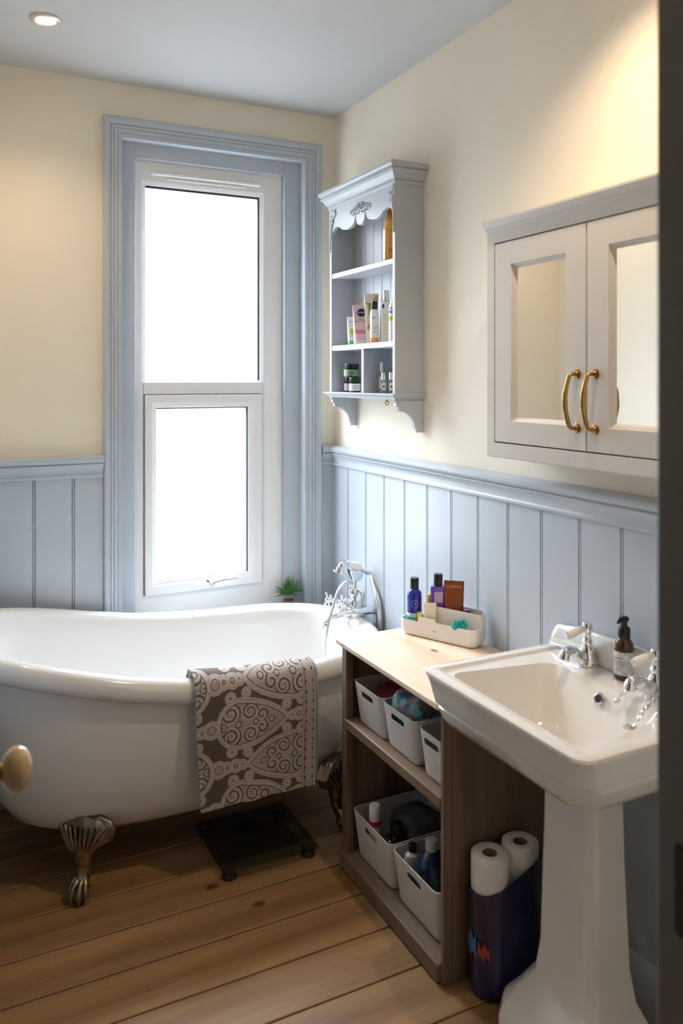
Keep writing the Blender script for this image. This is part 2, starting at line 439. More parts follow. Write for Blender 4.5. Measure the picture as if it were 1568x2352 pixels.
obj('window_sill', B(WX0, WX1, -.02, .07, WZ0, .560), 'blue', win, bev=.003)
FY = .06
bm = bmesh.new()
fp = [(0, -.13), (0, -FY), (.85, -FY), (.93, -FY - .004), (1, -FY - .009), (1, -.10), (1, -.13)]
frame(bm, -.88, -.216, .560, 2.36, fp, W_, (.090, .089, .100, .100))
box(bm, -.79, -.305, FY, .13, 1.441, 1.488)
obj('window_frame', bm, 'upvc', win, bev=.0015)
bm = bmesh.new()
frame(bm, -.793, -.302, 1.485, 2.263, [(0, -.068), (0, -.066), (1, -.071), (1, -.10), (0, -.10)], W_, (.010, .010, .010, .010))
obj('glazing_bead', bm, 'upvc', win)
bm = bmesh.new()
frame(bm, -.7835, -.3115, 1.4945, 2.2535, [(0, -.0735), (0, -.085), (1, -.085), (1, -.0735)], W_, (.001, .007, .001, .008))
obj('gasket', bm, 'gasket', win)
obj('window_pane', B(-.783, -.312, .086, .092, 1.495, 2.253), 'frosted', win)
SY = .048
bm = bmesh.new()
sp = [(0, -.10), (0, -SY - .003), (.06, -SY), (.55, -SY), (.65, -SY - .003), (.9, -SY - .007), (1, -SY - .010), (1, -.10)]
frame(bm, -.7872, -.3075, .6622, 1.4385, sp, W_, (.044, .0595, .051, .0505))
sash = obj('sash', bm, 'upvc', win, bev=.0012)
bm = bmesh.new()
frame(bm, -.744, -.366, .712, 1.389, [(0, -.0595), (0, -.075), (1, -.075), (1, -.0595)], W_, (.001, .006, .003, .005))
obj('gasket', bm, 'gasket', sash)
obj('window_pane', B(-.743, -.367, .076, .082, .713, 1.388), 'frosted', sash)
bm = bmesh.new()      # dark seal in the gap round the opening sash
frame(bm, -.800, -.295, .650, 1.446, [(0, -.0712), (0, -.078), (1, -.078), (1, -.0712)], W_, (.018, .014, .014, .010))
obj('sash_seal', bm, 'gasket', win)
bm = bmesh.new()
extr(bm, [(.060, 2.292), (.050, 2.294), (.048, 2.300), (.050, 2.306), (.060, 2.309)], 'x', -.765, -.315)
extr(bm, [(.060, 2.279), (.056, 2.280), (.056, 2.287), (.060, 2.288)], 'x', -.70, -.38)
obj('trickle_vent', bm, 'upvc', win, bev=.002)
bm = bmesh.new()
xf(loft(bm, [rrect(0, 0, .040, .0085, .008, z) for z in (0, .006, .008)]), Matrix.Translation((-.552, SY, .690)) @ Matrix.Rotation(radians(90), 4, 'X'))
tube(bm, [(-.533, SY, .690), (-.533, SY - .030, .690)], [.011, .009])
tube(bm, spline([(-.536, SY - .030, .684), (-.528, SY - .034, .693), (-.505, SY - .036, .700), (-.47, SY - .036, .702), (-.425, SY - .036, .704)]), [.010] * 8 + [.0085] * 8 + [.007] * 8 + [.006] * 9, flat=.7)
obj('window_handle', bm, 'chrome', win)

# ------------------------------------------------------------------ doorway
door = bpy.data.objects.new('door_1', None); COL.objects.link(door); door['kind'] = 'structure'; LOC['door_1'] = Vector((0, 0, 0))
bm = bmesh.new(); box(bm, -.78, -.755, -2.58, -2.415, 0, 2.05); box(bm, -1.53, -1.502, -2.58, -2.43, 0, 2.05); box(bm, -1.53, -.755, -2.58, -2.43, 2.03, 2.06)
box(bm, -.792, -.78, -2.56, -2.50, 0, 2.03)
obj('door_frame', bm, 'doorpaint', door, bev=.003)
bm = bmesh.new(); xf(loft(bm, [rrect(0, 0, .014, .05, .006, z) for z in (0, .0015)]), Matrix.Translation((-.7800, -2.455, .945)) @ Matrix.Rotation(radians(-90), 4, 'Y') @ Matrix.Rotation(radians(90), 4, 'Z'))
sp_ = obj('strike_plate', bm, 'darkglass', door)
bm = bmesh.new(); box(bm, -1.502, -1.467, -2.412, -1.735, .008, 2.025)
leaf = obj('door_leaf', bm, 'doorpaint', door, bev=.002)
K0 = Matrix.Translation((-1.445, -1.79, .925)) @ Matrix.Rotation(radians(90), 4, 'Y')
bm = LA([(.026, -.022), (.026, -.018), (.020, -.012), (.012, -.006), (.010, .011), (.009, .022), (.013, .026), (.013, .028)]); xf(bm, K0)
kb = obj('knob_rose', bm, 'brass', leaf)
bm = LA([*[(max(.001, .0275 * sin(radians(a))), .048 - .0225 * cos(radians(a))) for a in range(25, 181, 10)]], sy=1.22, seg=56); xf(bm, K0 @ Matrix.Rotation(radians(90), 4, 'Z'))
obj('door_knob', bm, mat('cream_ceramic', (.56, .42, .24, 1), .1, coat=.5), leaf)

# ------------------------------------------------------------------ recessed ceiling lights
def downlight():
    t = thing('recessed_spotlight', 'lit round recessed spotlight in the ceiling above the bath', 'ceiling light', (0, 0, 0), 'recessed ceiling spotlights')
    obj('bezel', LA([(.030, -.001), (.030, -.006), (.038, -.009), (.046, -.006), (.047, 0)], cap=False, seg=36), 'bezel', t, world=False)
    obj('lamp', LA([(.031, -.003), (.001, -.0035)], seg=28), 'lamp', t, world=False)
    return t
LAMPS = [(-1.206, -.449, 15), (-.33, -1.785, 47)]
for i, (x, y, e) in enumerate(LAMPS):
    t = downlight() if i == 0 else dup(t, 'lit round recessed spotlight in the ceiling above the basin')
    t.location = (x, y, H)
    li = bpy.data.lights.new('spot_lamp', 'SPOT'); li.energy = e; li.color = (1, .74, .46); li.spot_size = radians(128); li.spot_blend = 1.0; li.shadow_soft_size = .022
    lo = bpy.data.objects.new('spot_lamp', li); COL.objects.link(lo); lo.location = (x, y, H - .02)

# ------------------------------------------------------------------ roll-top bath
bath = thing('roll_top_bath', 'white slipper roll-top bath under the window with a towel over its side', 'bathtub', (-.77, -.39, 0))
BX, BY, BA, BB = -.77, -.397, .685, .333
ZP = [(-1.6, .790), (-1.49, .770), (-1.33, .738), (-1.17, .702), (-1.02, .666), (-.865, .636), (-.70, .618), (-.53, .612), (-.35, .616), (-.2, .616), (.1, .608)]
def rimz(x):
    for (a, za), (b, zb) in zip(ZP[:-1], ZP[1:]):
        if x <= b:
            t = max(0, (x - a) / (b - a)); return za + (zb - za) * t
    return ZP[-1][1]
NT = 96
def bring(off=0, s=1, zf=None, dz=0, shift=0):
    out = []
    for k in range(NT):
        a = 2 * pi * k / NT
        c, s_ = cos(a), sin(a); n = 2 / 2.7
        x = BX + shift + (BA * s[0] + off) * math.copysign(abs(c) ** n, c)
        yy = BY + (BB * s[1] + off) * math.copysign(abs(s_) ** n, s_)
        xr = BX + (BA + off) * math.copysign(abs(c) ** n, c)
        zr = rimz(xr) + dz + .011 * (yy - BY) / BB - .010
        z = zr if zf is None else zr + (zf[1] - zr) * zf[0]
        out.append((x, yy, z))
    return out
bm = bmesh.new(); rings = []
for s0, s1, f, sh in ((.30, .20, 1, .0), (.58, .48, .985, .0), (.70, .62, .95, 0), (.79, .74, .88, 0), (.855, .83, .76, 0), (.905, .90, .58, 0), (.945, .945, .38, 0), (.975, .975, .18, 0), (.99, .99, .04, 0)):
    rings.append(bring(0, (s0, s1), (f, .125), -.06, sh))
for off, dz in ((.004, -.066), (.018, -.068), (.027, -.060), (.032, -.044), (.031, -.025), (.025, -.010), (.014, -.002), (0, 0), (-.014, -.002), (-.026, -.010), (-.033, -.024)):
    rings.append(bring(off, (1, 1), None, dz))
for s0, s1, f in ((.945, .885, .15), (.915, .85, .40), (.87, .80, .62), (.81, .73, .80), (.72, .62, .93), (.58, .46, .985), (.3, .2, 1)):
    rings.append(bring(0, (s0, s1), (f, .185), -.03))
loft(bm, rings)
obj('tub', bm, 'enamel', bath, smooth=60)
def claw(sx, sy):
    """one cast foot: fan-shaped bracket, shank and a claw gripping a ball"""
    bm = bmesh.new()
    ang = math.atan2(.80 * sy, .60 * sx)
    rings = []
    for w, d, z in ((.024, .024, .128), (.034, .036, .142), (.058, .040, .158), (.082, .038, .178), (.094, .030, .200), (.082, .024, .218), (.05, .018, .228)):
        r = []
        for k in range(56):
            a = 2 * pi * k / 56
            fl = 1 + .07 * cos(11 * a)
            r.append((d * .8 * cos(a) * fl, w * sin(a), z + .004 * cos(5 * a) - .16 * abs(w * sin(a)) * (1 if z < .19 else 0)))
        rings.append(r)
    loft(bm, rings)
    tube(bm, spline([(.004, 0, .150), (.014, 0, .120), (.012, 0, .092), (.020, 0, .068), (.034, 0, .046)], 5), [.032] * 4 + [.027] * 5 + [.022] * 5 + [.021] * 7, seg=14)
    ball(bm, (.040, 0, .026), .026, 14)
    for a in (-62, -22, 22, 62):
        c, s = cos(radians(a)), sin(radians(a))
        tube(bm, spline([(.022 + .006 * c, .012 * s, .066), (.036 + .020 * c, .024 * s, .050), (.041 + .028 * c, .030 * s, .026), (.041 + .024 * c, .025 * s, .006)], 5), [.009] * 5 + [.0085] * 6 + [.005] * 5, seg=8)
    for k in range(-4, 5):
        tube(bm, spline([(.034, .012 * k * .6, .140), (.037 - .0008 * k * k, .012 * k * 1.1, .170), (.030 - .001 * k * k, .017 * k * 1.1, .206)], 4), [.004, .005, .0055, .006, .006, .006, .0055, .005, .004], seg=7)
    cx, cy = (-1.115 if sx < 0 else -.315), (-.632 if sy < 0 else -.160)
    bm.transform(Matrix.Translation((cx, cy, 0)) @ Matrix.Rotation(ang, 4, 'Z'))
    return bm
for sx, sy in ((-1, -1), (1, -1), (-1, 1), (1, 1)):
    obj('claw_foot', claw(sx, sy), 'foot', bath, smooth=50)

# ------------------------------------------------------------------ bath shower mixer
mx = thing('bath_shower_mixer', 'chrome bath mixer with cross handles and telephone shower at end of the bath', 'tap', (-.03, -.34, 0))
bm = bmesh.new()
for yy in (-.41, -.27):
    tube(bm, [(-.028, yy, .0), (-.028, yy, .60), (-.028, yy, .612), (-.034, yy, .626), (-.046, yy, .632)], .0105, seg=14)
    tube(bm, [(-.042, yy, .632), (-.050, yy, .632), (-.050, yy, .632), (-.105, yy, .632), (-.120, yy, .632), (-.132, yy, .632)], [.015, .015, .0135, .0135, .017, .013], seg=16)
obj('supply_pipe', bm, 'chrome', mx)
bm = bmesh.new()
tube(bm, [(-.105, -.41, .632), (-.105, -.27, .632)], .0125, seg=14)
lathe(bm, [(.010, .600), (.018, .605), (.020, .630), (.018, .650), (.013, .660), (.017, .672), (.021, .684), (.018, .698), (.011, .704)], 18, (-.088, -.34, 0))
obj('mixer_body', bm, 'chrome', mx, smooth=50)
bm = bmesh.new(); tube(bm, spline([(-.105, -.34, .625), (-.135, -.34, .606), (-.165, -.34, .600), (-.190, -.34, .596), (-.198, -.34, .585), (-.199, -.34, .565)], 6), [.013] * 20 + [.0125] * 6 + [.014] * 5, seg=16)
obj('spout', bm, 'chrome', mx)
bm = bmesh.new(); tube(bm, [(-.080, -.34, .70), (-.080, -.34, .712), (-.080, -.34, .732)], [.010, .0085, .0085], seg=14)
loft(bm, [[(-.078 + a * ww, -.34 + b * .012, z + (-a * .013 if z > .735 else 0)) for a, b in ((-1, -1), (1, -1), (1, 1), (-1, 1))] for ww, z in ((.012, .730), (.026, .750), (.032, .770))])
obj('cradle', bm, 'chrome', mx, bev=.003)
def cross(c, axis):
    bm = bmesh.new()
    lathe(bm, [(.008, -.022), (.009, -.006), (.011, 0), (.009, .008), (.004, .012)], 14)
    for a in (45, 135, 225, 315):
        d = Vector((cos(radians(a)), sin(radians(a)), 0))
        tube(bm, [d * .004, d * .020, d * .024], [.0042, .0032, .0036], seg=8)
        ball(bm, tuple(d * .027), .0058, 8)
    q = Vector(axis).to_track_quat('Z', 'Y').to_matrix().to_4x4()
    bm.transform(Matrix.Translation(c) @ q); return bm
obj('cross_handle', cross((-.148, -.41, .632), (-1, 0, 0)), 'chrome', mx, smooth=50)
obj('cross_handle', cross((-.160, -.27, .650), (-1, 0, .15)), 'chrome', mx, smooth=50)
obj('diverter_handle', cross((-.135, -.34, .655), (-1, 0, .5)), 'chrome', mx, smooth=50)
bm = bmesh.new()
tube(bm, spline([(-.026, -.34, .757), (-.042, -.34, .767), (-.056, -.34, .775)], 4), [.0085] * 4 + [.010] * 5, seg=14)
fer = bm; bm = bmesh.new()
tube(bm, spline([(-.104, -.34, .800), (-.118, -.34, .806), (-.132, -.34, .802), (-.141, -.34, .788), (-.145, -.34, .776), (-.148, -.34, .768)], 5), [.0095] * 5 + [.010] * 6 + [.012] * 5 + [.016] * 5 + [.026] * 4 + [.027], seg=18)
hs = obj('shower_handset', bm, 'chrome', mx, smooth=50)
obj('ferrule', fer, 'chrome', hs, smooth=50)
bm = bmesh.new(); tube(bm, spline([(-.054, -.34, .774), (-.066, -.34, .781), (-.080, -.34, .788), (-.094, -.34, .795), (-.106, -.34, .801)], 4), [.0095, .011, .013, .0145, .0155, .0165, .017, .017, .017, .0165, .0155, .014, .0125, .0115, .0105, .010, .0095], seg=16)
obj('handle_grip', bm, 'porc', hs)
bm = bmesh.new()
tube(bm, spline([(-.027, -.34, .758), (-.012, -.345, .748), (-.020, -.375, .720), (-.026, -.415, .685), (-.027, -.438, .64), (-.027, -.442, .55), (-.027, -.442, .30), (-.03, -.44, .10)], 8), .0098, seg=10)
obj('shower_hose', bm, 'hose', mx)
bm = bmesh.new()
tube(bm, spline([(-.084, -.33, .716), (-.100, -.33, .727), (-.120, -.33, .725), (-.148, -.335, .700), (-.172, -.345, .655), (-.20, -.36, .590), (-.216, -.375, .50), (-.214, -.39, .42), (-.18, -.41, .40)], 8), .006, seg=10)
tube(bm, [(-.080, -.332, .714), (-.094, -.33, .723)], .010, seg=12)
obj('overflow_hose', bm, 'hose', mx)
bm = bmesh.new(); tube(bm, spline([(-.078, -.335, .700), (-.058, -.35, .690), (-.060, -.37, .668), (-.082, -.385, .648), (-.100, -.395, .636)], 6), .008, seg=10)
obj('coupling_hose', bm, 'hose', mx)
def chain(pts, link, r, mname='chrome'):
    P = spline(pts, 16); bm = bmesh.new(); acc = 0; last = P[0]; n = 0
    for a in P[1:]:
        acc += (a - last).length
        if acc >= link:
            d = (a - last).normalized(); q = d.to_track_quat('X', 'Z').to_matrix().to_4x4()
            ring = [Vector((link * .62 * cos(t * pi / 5), link * .36 * sin(t * pi / 5), 0)) for t in range(11)]
            m4 = Matrix.Translation(a) @ q @ Matrix.Rotation(radians(90 * (n % 2)), 4, 'X')
            tube(bm, [m4 @ v for v in ring], r, seg=5, cap=False); acc = 0; n += 1
        last = a
    return bm
obj('plug_chain', chain([(-.100, -.36, .60), (-.104, -.36, .57), (-.110, -.36, .52), (-.14, -.37, .45)], .010, .0012), 'chrome', mx)

# ------------------------------------------------------------------ towel over the bath side
TX0, TX1 = -.832, -.447
def towel_path(off, x):
    zr = rimz(x) - .0185
    P = [(-.663, zr - .16), (-.675, zr - .08), (-.687, zr - .025), (-.703, zr + .003), (-.727, zr + .0095), (-.750, zr + .003), (-.7655, zr - .012), (-.7725, zr - .04), (-.7750, zr - .08), (-.7755, zr - .14), (-.771, .40), (-.766, .30)]
    return P
def towel_mesh(x0, x1, nu, nv, off, colour, zend):
    bm = bmesh.new(); col = bm.verts.layers.float_color.new('weave') if colour else None
    grid = []
    for i in range(nu + 1):
        u = i / nu; x = x0 + (x1 - x0) * u
        zr = rimz(x)
        P = towel_path(off, x)
        ze = zend + .010 * u + .004 * sin(u * 5)
        S = spline([Vector((0, a, b)) for a, b in P] + [Vector((0, -.764, ze))], 8)
        L_ = [0]
        for a, b in zip(S[:-1], S[1:]): L_.append(L_[-1] + (b - a).length)
        tot = L_[-1]; colv = []; j = 0
        for k in range(nv + 1):
            s = tot * k / nv
            while j < len(L_) - 2 and L_[j + 1] < s: j += 1
            t = (s - L_[j]) / max(1e-9, L_[j + 1] - L_[j]); pt = S[j].lerp(S[j + 1], min(1, t))
            hang = max(0, min(1, (s - .26) / .25))
            wave = hang * (.005 * sin(u * 9 + 1) + .003 * sin(u * 21 + s * 3))
            tn = S[min(j + 1, len(S) - 1)] - S[j]; nrm = Vector((0, -tn.z, tn.y)).normalized()
            if nrm.z < 0 and s < .3: nrm = -nrm
            if s >= .3 and nrm.y > 0: nrm = -nrm
            v = bm.verts.new((x + hang * .020 * (1 - u) * ((s - .26) / max(.01, tot - .26)), pt.y + wave + nrm.y * off, pt.z + nrm.z * off))
            if colour: v[col] = colour(u * (x1 - x0), tot - s)
            colv.append(v)
        grid.append(colv)
    for i in range(nu):
        for k in range(nv):
            bm.faces.new((grid[i][k], grid[i + 1][k], grid[i + 1][k + 1], grid[i][k + 1]))
    return bm
LT = (.46, .41, .39, 1); DK = (.105, .076, .058, 1); MD = (.27, .22, .19, 1)
def teardrop(a, b, R, Lh):
    """signed size of a pointed drop: bulb round the origin, tip at +a; <0 inside"""
    if a < 0: return math.hypot(a, b) - R
    w = R * (1 - (a / Lh)) ** .75 * (1 + .55 * a / Lh) if a < Lh else 0
    return (abs(b) - w) * .85 if a < Lh else math.hypot(a - Lh, b)
def rings_at(a, b, cs):
    d = min((math.hypot(a - p, b - q) - r * .0, r, p, q) for p, q, r in cs)
    return d
def towel_colour(s, w):
    W = TX1 - TX0
    # border along the right edge
    e = W - s
    if e < .044:
        if e < .005: return DK if e < .0025 else LT
        if .036 < e < .0385 or .0085 < e < .0105: return DK
        if .0105 <= e <= .036:
            k = (w % .030) - .015; c = math.hypot(e - .023, k)
            if c > .0155: return DK if abs(e - .023) > .0045 else MD
            if .0085 < c < .0105 or c < .003: return MD
        return LT
    if .044 <= e < .0475: return DK if e < .046 else LT
    # interlocking pointed drops, rows alternating in direction
    pitch = .124
    row = math.floor((w + .07) / pitch); wy = (w + .07) - (row + .5) * pitch
    best = None
    for rr in (row - 1, row, row + 1):
        yc = (rr + .5) * pitch - .07; b = w - yc
        fl = 1 if rr % 2 == 0 else -1
        for cx in ((.135 - .335, .135, .135 + .335) if fl > 0 else (.305, .305 - .335, .305 + .335)):
            a = (s - cx) * fl
            d = teardrop(a, b, .078, .158)
            # finial beads off the tip and at the back of the bulb
            for pa, pr in ((.168, .017), (.190, .022), (.213, .014), (-.090, .028), (-.118, .020)):
                d = min(d, math.hypot(a - pa, b) - pr)
            for q in (-1, 1):
                d = min(d, math.hypot(a - .02, b - q * .088) - .016, math.hypot(a + .03, b - q * .080) - .018)
            if best is None or d < best[0]: best = (d, a, b)
    d, a, b = best
    if d > 0: return DK
    if d > -.004: return LT
    if d > -.0065: return MD if (math.sin((a * 1.3 + b) * 620) > -.2) else LT
    if d > -.014: return LT
    if d > -.0165: return DK
    bb = abs(b)
    cs = ((-.032, .034, .032), (.030, .033, .027), (.068, .018, .020), (-.010, .0, .014), (.098, .0, .013), (.045, .0, .012), (-.055, .004, .012))
    dm, r, p, q = min((math.hypot(a - p, bb - q) / r, r, p, q) for p, q, r in cs)
    th = math.atan2(bb - q, a - p)
    if dm > 1.02: return MD if math.sin(a * 800) * math.sin(b * 800) > .1 else LT
    ph = (dm * (2.2 if r > .02 else 1.3) + th / (2 * pi)) % 1
    if ph < .36: return DK if dm > .3 else MD
    if ph > .86 and dm > .4: return MD
    return LT
tw = thing('bath_towel', 'brown and pale grey damask bath towel draped over front of the bath', 'towel', (-.65, -.75, .2))
mt = bpy.data.materials.new('damask_towelling'); mt.use_nodes = True
_n = mt.node_tree; _b = _n.nodes['Principled BSDF']
_a = _n.nodes.new('ShaderNodeAttribute'); _a.attribute_name = 'weave'
_n.links.new(_a.outputs['Color'], _b.inputs['Base Color'])
_b.inputs['Roughness'].default_value = .95; _b.inputs['Sheen Weight'].default_value = .25
_x = _n.nodes.new('ShaderNodeTexNoise'); _x.inputs['Scale'].default_value = 420
_t = _n.nodes.new('ShaderNodeTexCoord'); _n.links.new(_t.outputs['Object'], _x.inputs['Vector'])
_p = _n.nodes.new('ShaderNodeBump'); _p.inputs['Strength'].default_value = .6; _p.inputs['Distance'].default_value = .003
_n.links.new(_x.outputs['Fac'], _p.inputs['Height']); _n.links.new(_p.outputs['Normal'], _b.inputs['Normal'])
M['towel'] = mt
face = obj('towel_face', towel_mesh(TX0, TX1, 290, 420, .012, towel_colour, .226), 'towel', tw, smooth=80)
sm = face.modifiers.new('Solidify', 'SOLIDIFY'); sm.thickness = .006; sm.offset = -1
rev = obj('towel_reverse', towel_mesh(TX0 + .004, TX1 + .010, 30, 60, .0015, None, .236), 'tealhem', tw, smooth=80)
sm = rev.modifiers.new('Solidify', 'SOLIDIFY'); sm.thickness = .006; sm.offset = 0
bm = B(-.020, .020, -.001, .001, -.022, .022); bm.transform(Matrix.Translation((-.412, -.762, .252)) @ Matrix.Rotation(radians(22), 4, 'Y'))
obj('care_tag', bm, 'tan', tw)

# ------------------------------------------------------------------ glass bathroom scale
scl = thing('bathroom_scale', 'square glass bathroom scale on the floorboards below the hanging towel', 'scale', (-.59, -.62, 0))
bm = bmesh.new(); loft(bm, [rrect(-.588, -.622, .157, .152, .012, z, 4) for z in (.026, .033)])
obj('glass_plate', bm, 'scaleglass', scl, bev=.0015)
for sx in (-1, 1):
    for sy in (-1, 1):
        c = (-.588 + sx * .130, -.622 + sy * .125, 0)
        ft = obj('foot', LA([(.019, 0), (.022, .003), (.022, .010), (.018, .014), (.018, .026)], c=c), 'rubber', scl)
        obj('foot_cap', LA([(.017, .0260), (.017, .0262)], c=c), 'silver', ft)
obj('display', B(-.635, -.545, -.57, -.53, .020, .0258), 'black', scl, bev=.002)

# ------------------------------------------------------------------ plant behind the bath
pl = thing('potted_plant', 'small spiky green plant on the sill behind the bath', 'plant', (-.205, .005, .560))
obj('pot', LA([(.016, 0), (.021, .026), (.022, .028), (.019, .028), (.017, .022)], c=(-.205, .012, .560)), 'pot', pl)
bm = bmesh.new()
for k in range(70):
    a = k * 2.39996 + random.uniform(-.3, .3); el = radians(random.uniform(-6, 86)); ln = .058 + .020 * random.random()
    d = Vector((cos(a) * cos(el), sin(a) * cos(el) * .62, sin(el)))
    c = Vector((-.205, .008, .610))
    tube(bm, [c + d * .004, c + d * ln * .4 + Vector((0, 0, .004)), c + d * ln * .8 + Vector((0, 0, .003)), c + d * ln], [.003, .0042, .0028, .0004], seg=6, flat=.5)
obj('foliage', bm, 'leaf', pl)

# ------------------------------------------------------------------ hanging wall shelf
ws = thing('wall_shelf', 'pale blue-grey hanging wall shelf with scalloped pelmet beside the window', 'shelf', (0, -.45, 1.31))
D = -.115; Y0, Y1 = -.702, -.192; TH = .017
side = [(0, 2.19), (D, 2.19), (D, 1.424), (D + .006, 1.418), (D + .004, 1.408), (D + .014, 1.406), (D + .014, 1.394), (D + .020, 1.392)]
for k in range(9):
    a = radians(90 * k / 8); side.append((-.095 + .060 * sin(a), 1.330 + .060 * cos(a)))
side += [(-.030, 1.328), (-.030, 1.316), (0, 1.316)]
obj('side_panel', X(side, 'y', Y0, Y0 + TH), 'shelfpaint', ws, bev=.0015)
obj('side_panel', X(side, 'y', Y1 - TH, Y1), 'shelfpaint', ws, bev=.0015)
p = [(-.0 - h, a) for a, h in [(-.685, .001), (-.685, .009)] + [q for g in (-.62, -.555, -.49, -.425, -.36, -.295) for q in ((g - .002, .009), (g, .006), (g + .002, .009))] + [(-.209, .009), (-.209, .001)]]
obj('back_panel', X(p, 'z', 1.45, 2.19), 'shelfpaint', ws, smooth=15)
obj('shelf', B(-.113, -.009, Y0 + TH, Y1 - TH, 1.895, 1.914), 'shelfpaint', ws, bev=.0012)
obj('shelf', B(-.113, -.009, Y0 + TH, Y1 - TH, 1.611, 1.631), 'shelfpaint', ws, bev=.0012)
obj('divider', B(-.112, -.009, -.470, -.453, 1.450, 1.611), 'shelfpaint', ws, bev=.001)
def usweep(prof):
    """moulding carried round the two ends and the front of the shelf, mitred"""
    R_ = [[(x if x is not None else D - o, y_(o), z) for o, z in prof] for x, y_ in ((-.0005, lambda o: Y1 + o), (None, lambda o: Y1 + o), (None, lambda o: Y0 - o), (-.0005, lambda o: Y0 - o))]
    return loft(bmesh.new(), R_)
bm = usweep([(-.012, 1.429), (-.004, 1.429), (.004, 1.431), (.005, 1.435), (.011, 1.437), (.014, 1.442), (.019, 1.446), (.019, 1.450), (-.012, 1.450)])
obj('base_board', B(D + .010, -.009, Y0 + .010, Y1 - .010, 1.430, 1.4498), 'shelfpaint', ws)
obj('base_moulding', bm, 'shelfpaint', ws, smooth=25)
cr = [(0, 2.168), (-.118, 2.168), (-.122, 2.172), (-.122, 2.178), (-.128, 2.183), (-.133, 2.192), (-.140, 2.201), (-.146, 2.206), (-.146, 2.212), (-.152, 2.217), (-.154, 2.226), (-.154, 2.236), (0, 2.236)]
cr = [(-.012, 2.166), (.002, 2.166), (.006, 2.170), (.006, 2.177), (.003, 2.180), (.010, 2.184), (.016, 2.192), (.020, 2.202), (.028, 2.207), (.028, 2.213), (.024, 2.216), (.032, 2.220), (.035, 2.226), (.035, 2.236), (-.012, 2.236)]
obj('top_board', B(D + .010, -.001, Y0 + .010, Y1 - .010, 2.222, 2.234), 'shelfpaint', ws)
obj('crown_moulding', usweep(cr), 'shelfpaint', ws, smooth=25)
bm = bmesh.new()
top = 2.170; low = []
def arc(yc, zc, ry, rz, a0, a1, n=10):
    return [(yc + ry * cos(radians(a0 + (a1 - a0) * k / n)), zc + rz * sin(radians(a0 + (a1 - a0) * k / n))) for k in range(n + 1)]
ym = (Y0 + Y1) / 2
half = [(.2375, 2.066), (.231, 2.079), (.221, 2.088), (.206, 2.094), (.191, 2.094), (.178, 2.089)] + arc(.110, 2.100, .066, .030, -20, -160, 12) + [(.041, 2.107), (.036, 2.113)]
half += arc(0, 2.100, .034, .032, 0, -90, 8)
pts = [(ym + a, z) for a, z in half] + [(ym - a, z) for a, z in reversed(half[:-1])]
pts = [(Y1 - TH, top)] + pts + [(Y0 + TH, top)]
obj('pelmet', X([(a, b) for a, b in pts], 'x', -.113, -.099), 'shelfpaint', ws, smooth=40)
def scroll(bm, pts, r0, r1, x):
    P = spline([(x, a, b) for a, b in pts], 6); n = len(P)
    tube(bm, P, [r0 + (r1 - r0) * k / (n - 1) for k in range(n)], seg=7)
bm = bmesh.new()       # carved shell spray in the middle of the pelmet
for sg in (-1, 1):
    scroll(bm, [(ym, 2.128), (ym + sg * .020, 2.120), (ym + sg * .045, 2.124), (ym + sg * .066, 2.118), (ym + sg * .080, 2.122)], .004, .0022, -.115)
    for q in range(6):
        b0 = ym + sg * (.004 + q * .0125)
        scroll(bm, [(b0, 2.128 - q * .001), (b0 + sg * (.004 + q * .0012), 2.141 - q * .0022), (b0 + sg * (.010 + q * .001), 2.152 - q * .0045)], .0042, .0018, -.115)
    for q in range(4):
        b0 = ym + sg * (.006 + q * .014)
        scroll(bm, [(b0, 2.124), (b0 + sg * .004, 2.115), (b0 + sg * .011, 2.111)], .0032, .0014, -.115)
obj('carved_spray', bm, 'shelfpaint', ws, smooth=60)
for yc, sg in ((Y0 + .004, 1), (Y1 - .004, -1)):
    bm = bmesh.new()     # carved corner drop
    for q in range(5):
        scroll(bm, [(yc + sg * .002, 2.163 - .004 * q), (yc + sg * (.018 + .008 * q), 2.164 - .004 * q), (yc + sg * (.042 - .006 * q), 2.150 - .006 * q), (yc + sg * (.034 - .004 * q), 2.136 - .006 * q), (yc + sg * (.014 - .001 * q), 2.110 - .010 * q)], .0036, .0018, -.1165)
        ball(bm, (-.1165, yc + sg * (.010 + .004 * q), 2.150 - .009 * q), .005, 8)
    scroll(bm, [(yc + sg * .010, 2.13), (yc + sg * .006, 2.09), (yc + sg * .003, 2.05), (yc + sg * .002, 2.00)], .006, .0025, -.1165)
    scroll(bm, [(yc + sg * .018, 2.12), (yc + sg * .010, 2.08), (yc + sg * .005, 2.045)], .004, .002, -.1165)
    for q in range(4): ball(bm, (-.1165, yc + sg * .003, 2.035 - q * .011), .0048 - .0006 * q, 8)
    extr(bm, [(yc - sg * .004, 2.169), (yc + sg * .048, 2.169), (yc + sg * .044, 2.152), (yc + sg * .030, 2.132), (yc + sg * .018, 2.112), (yc + sg * .010, 2.075), (yc + sg * .006, 2.03), (yc + sg * .004, 2.0), (yc - sg * .002, 2.0)], 'x', -.1165, -.1125)
    obj('carved_drop', bm, 'shelfpaint', ws, smooth=60)
bm = T([(-.05, -.535, 1.429), (-.05, -.535, 1.420)], .0035, seg=8); tube(bm, [Vector((-.05, -.535, 1.414)) + Vector((cos(a * pi / 6), 0, sin(a * pi / 6))) * .007 for a in range(12)], .0022, seg=6)
obj('hook', bm, 'brass', ws)

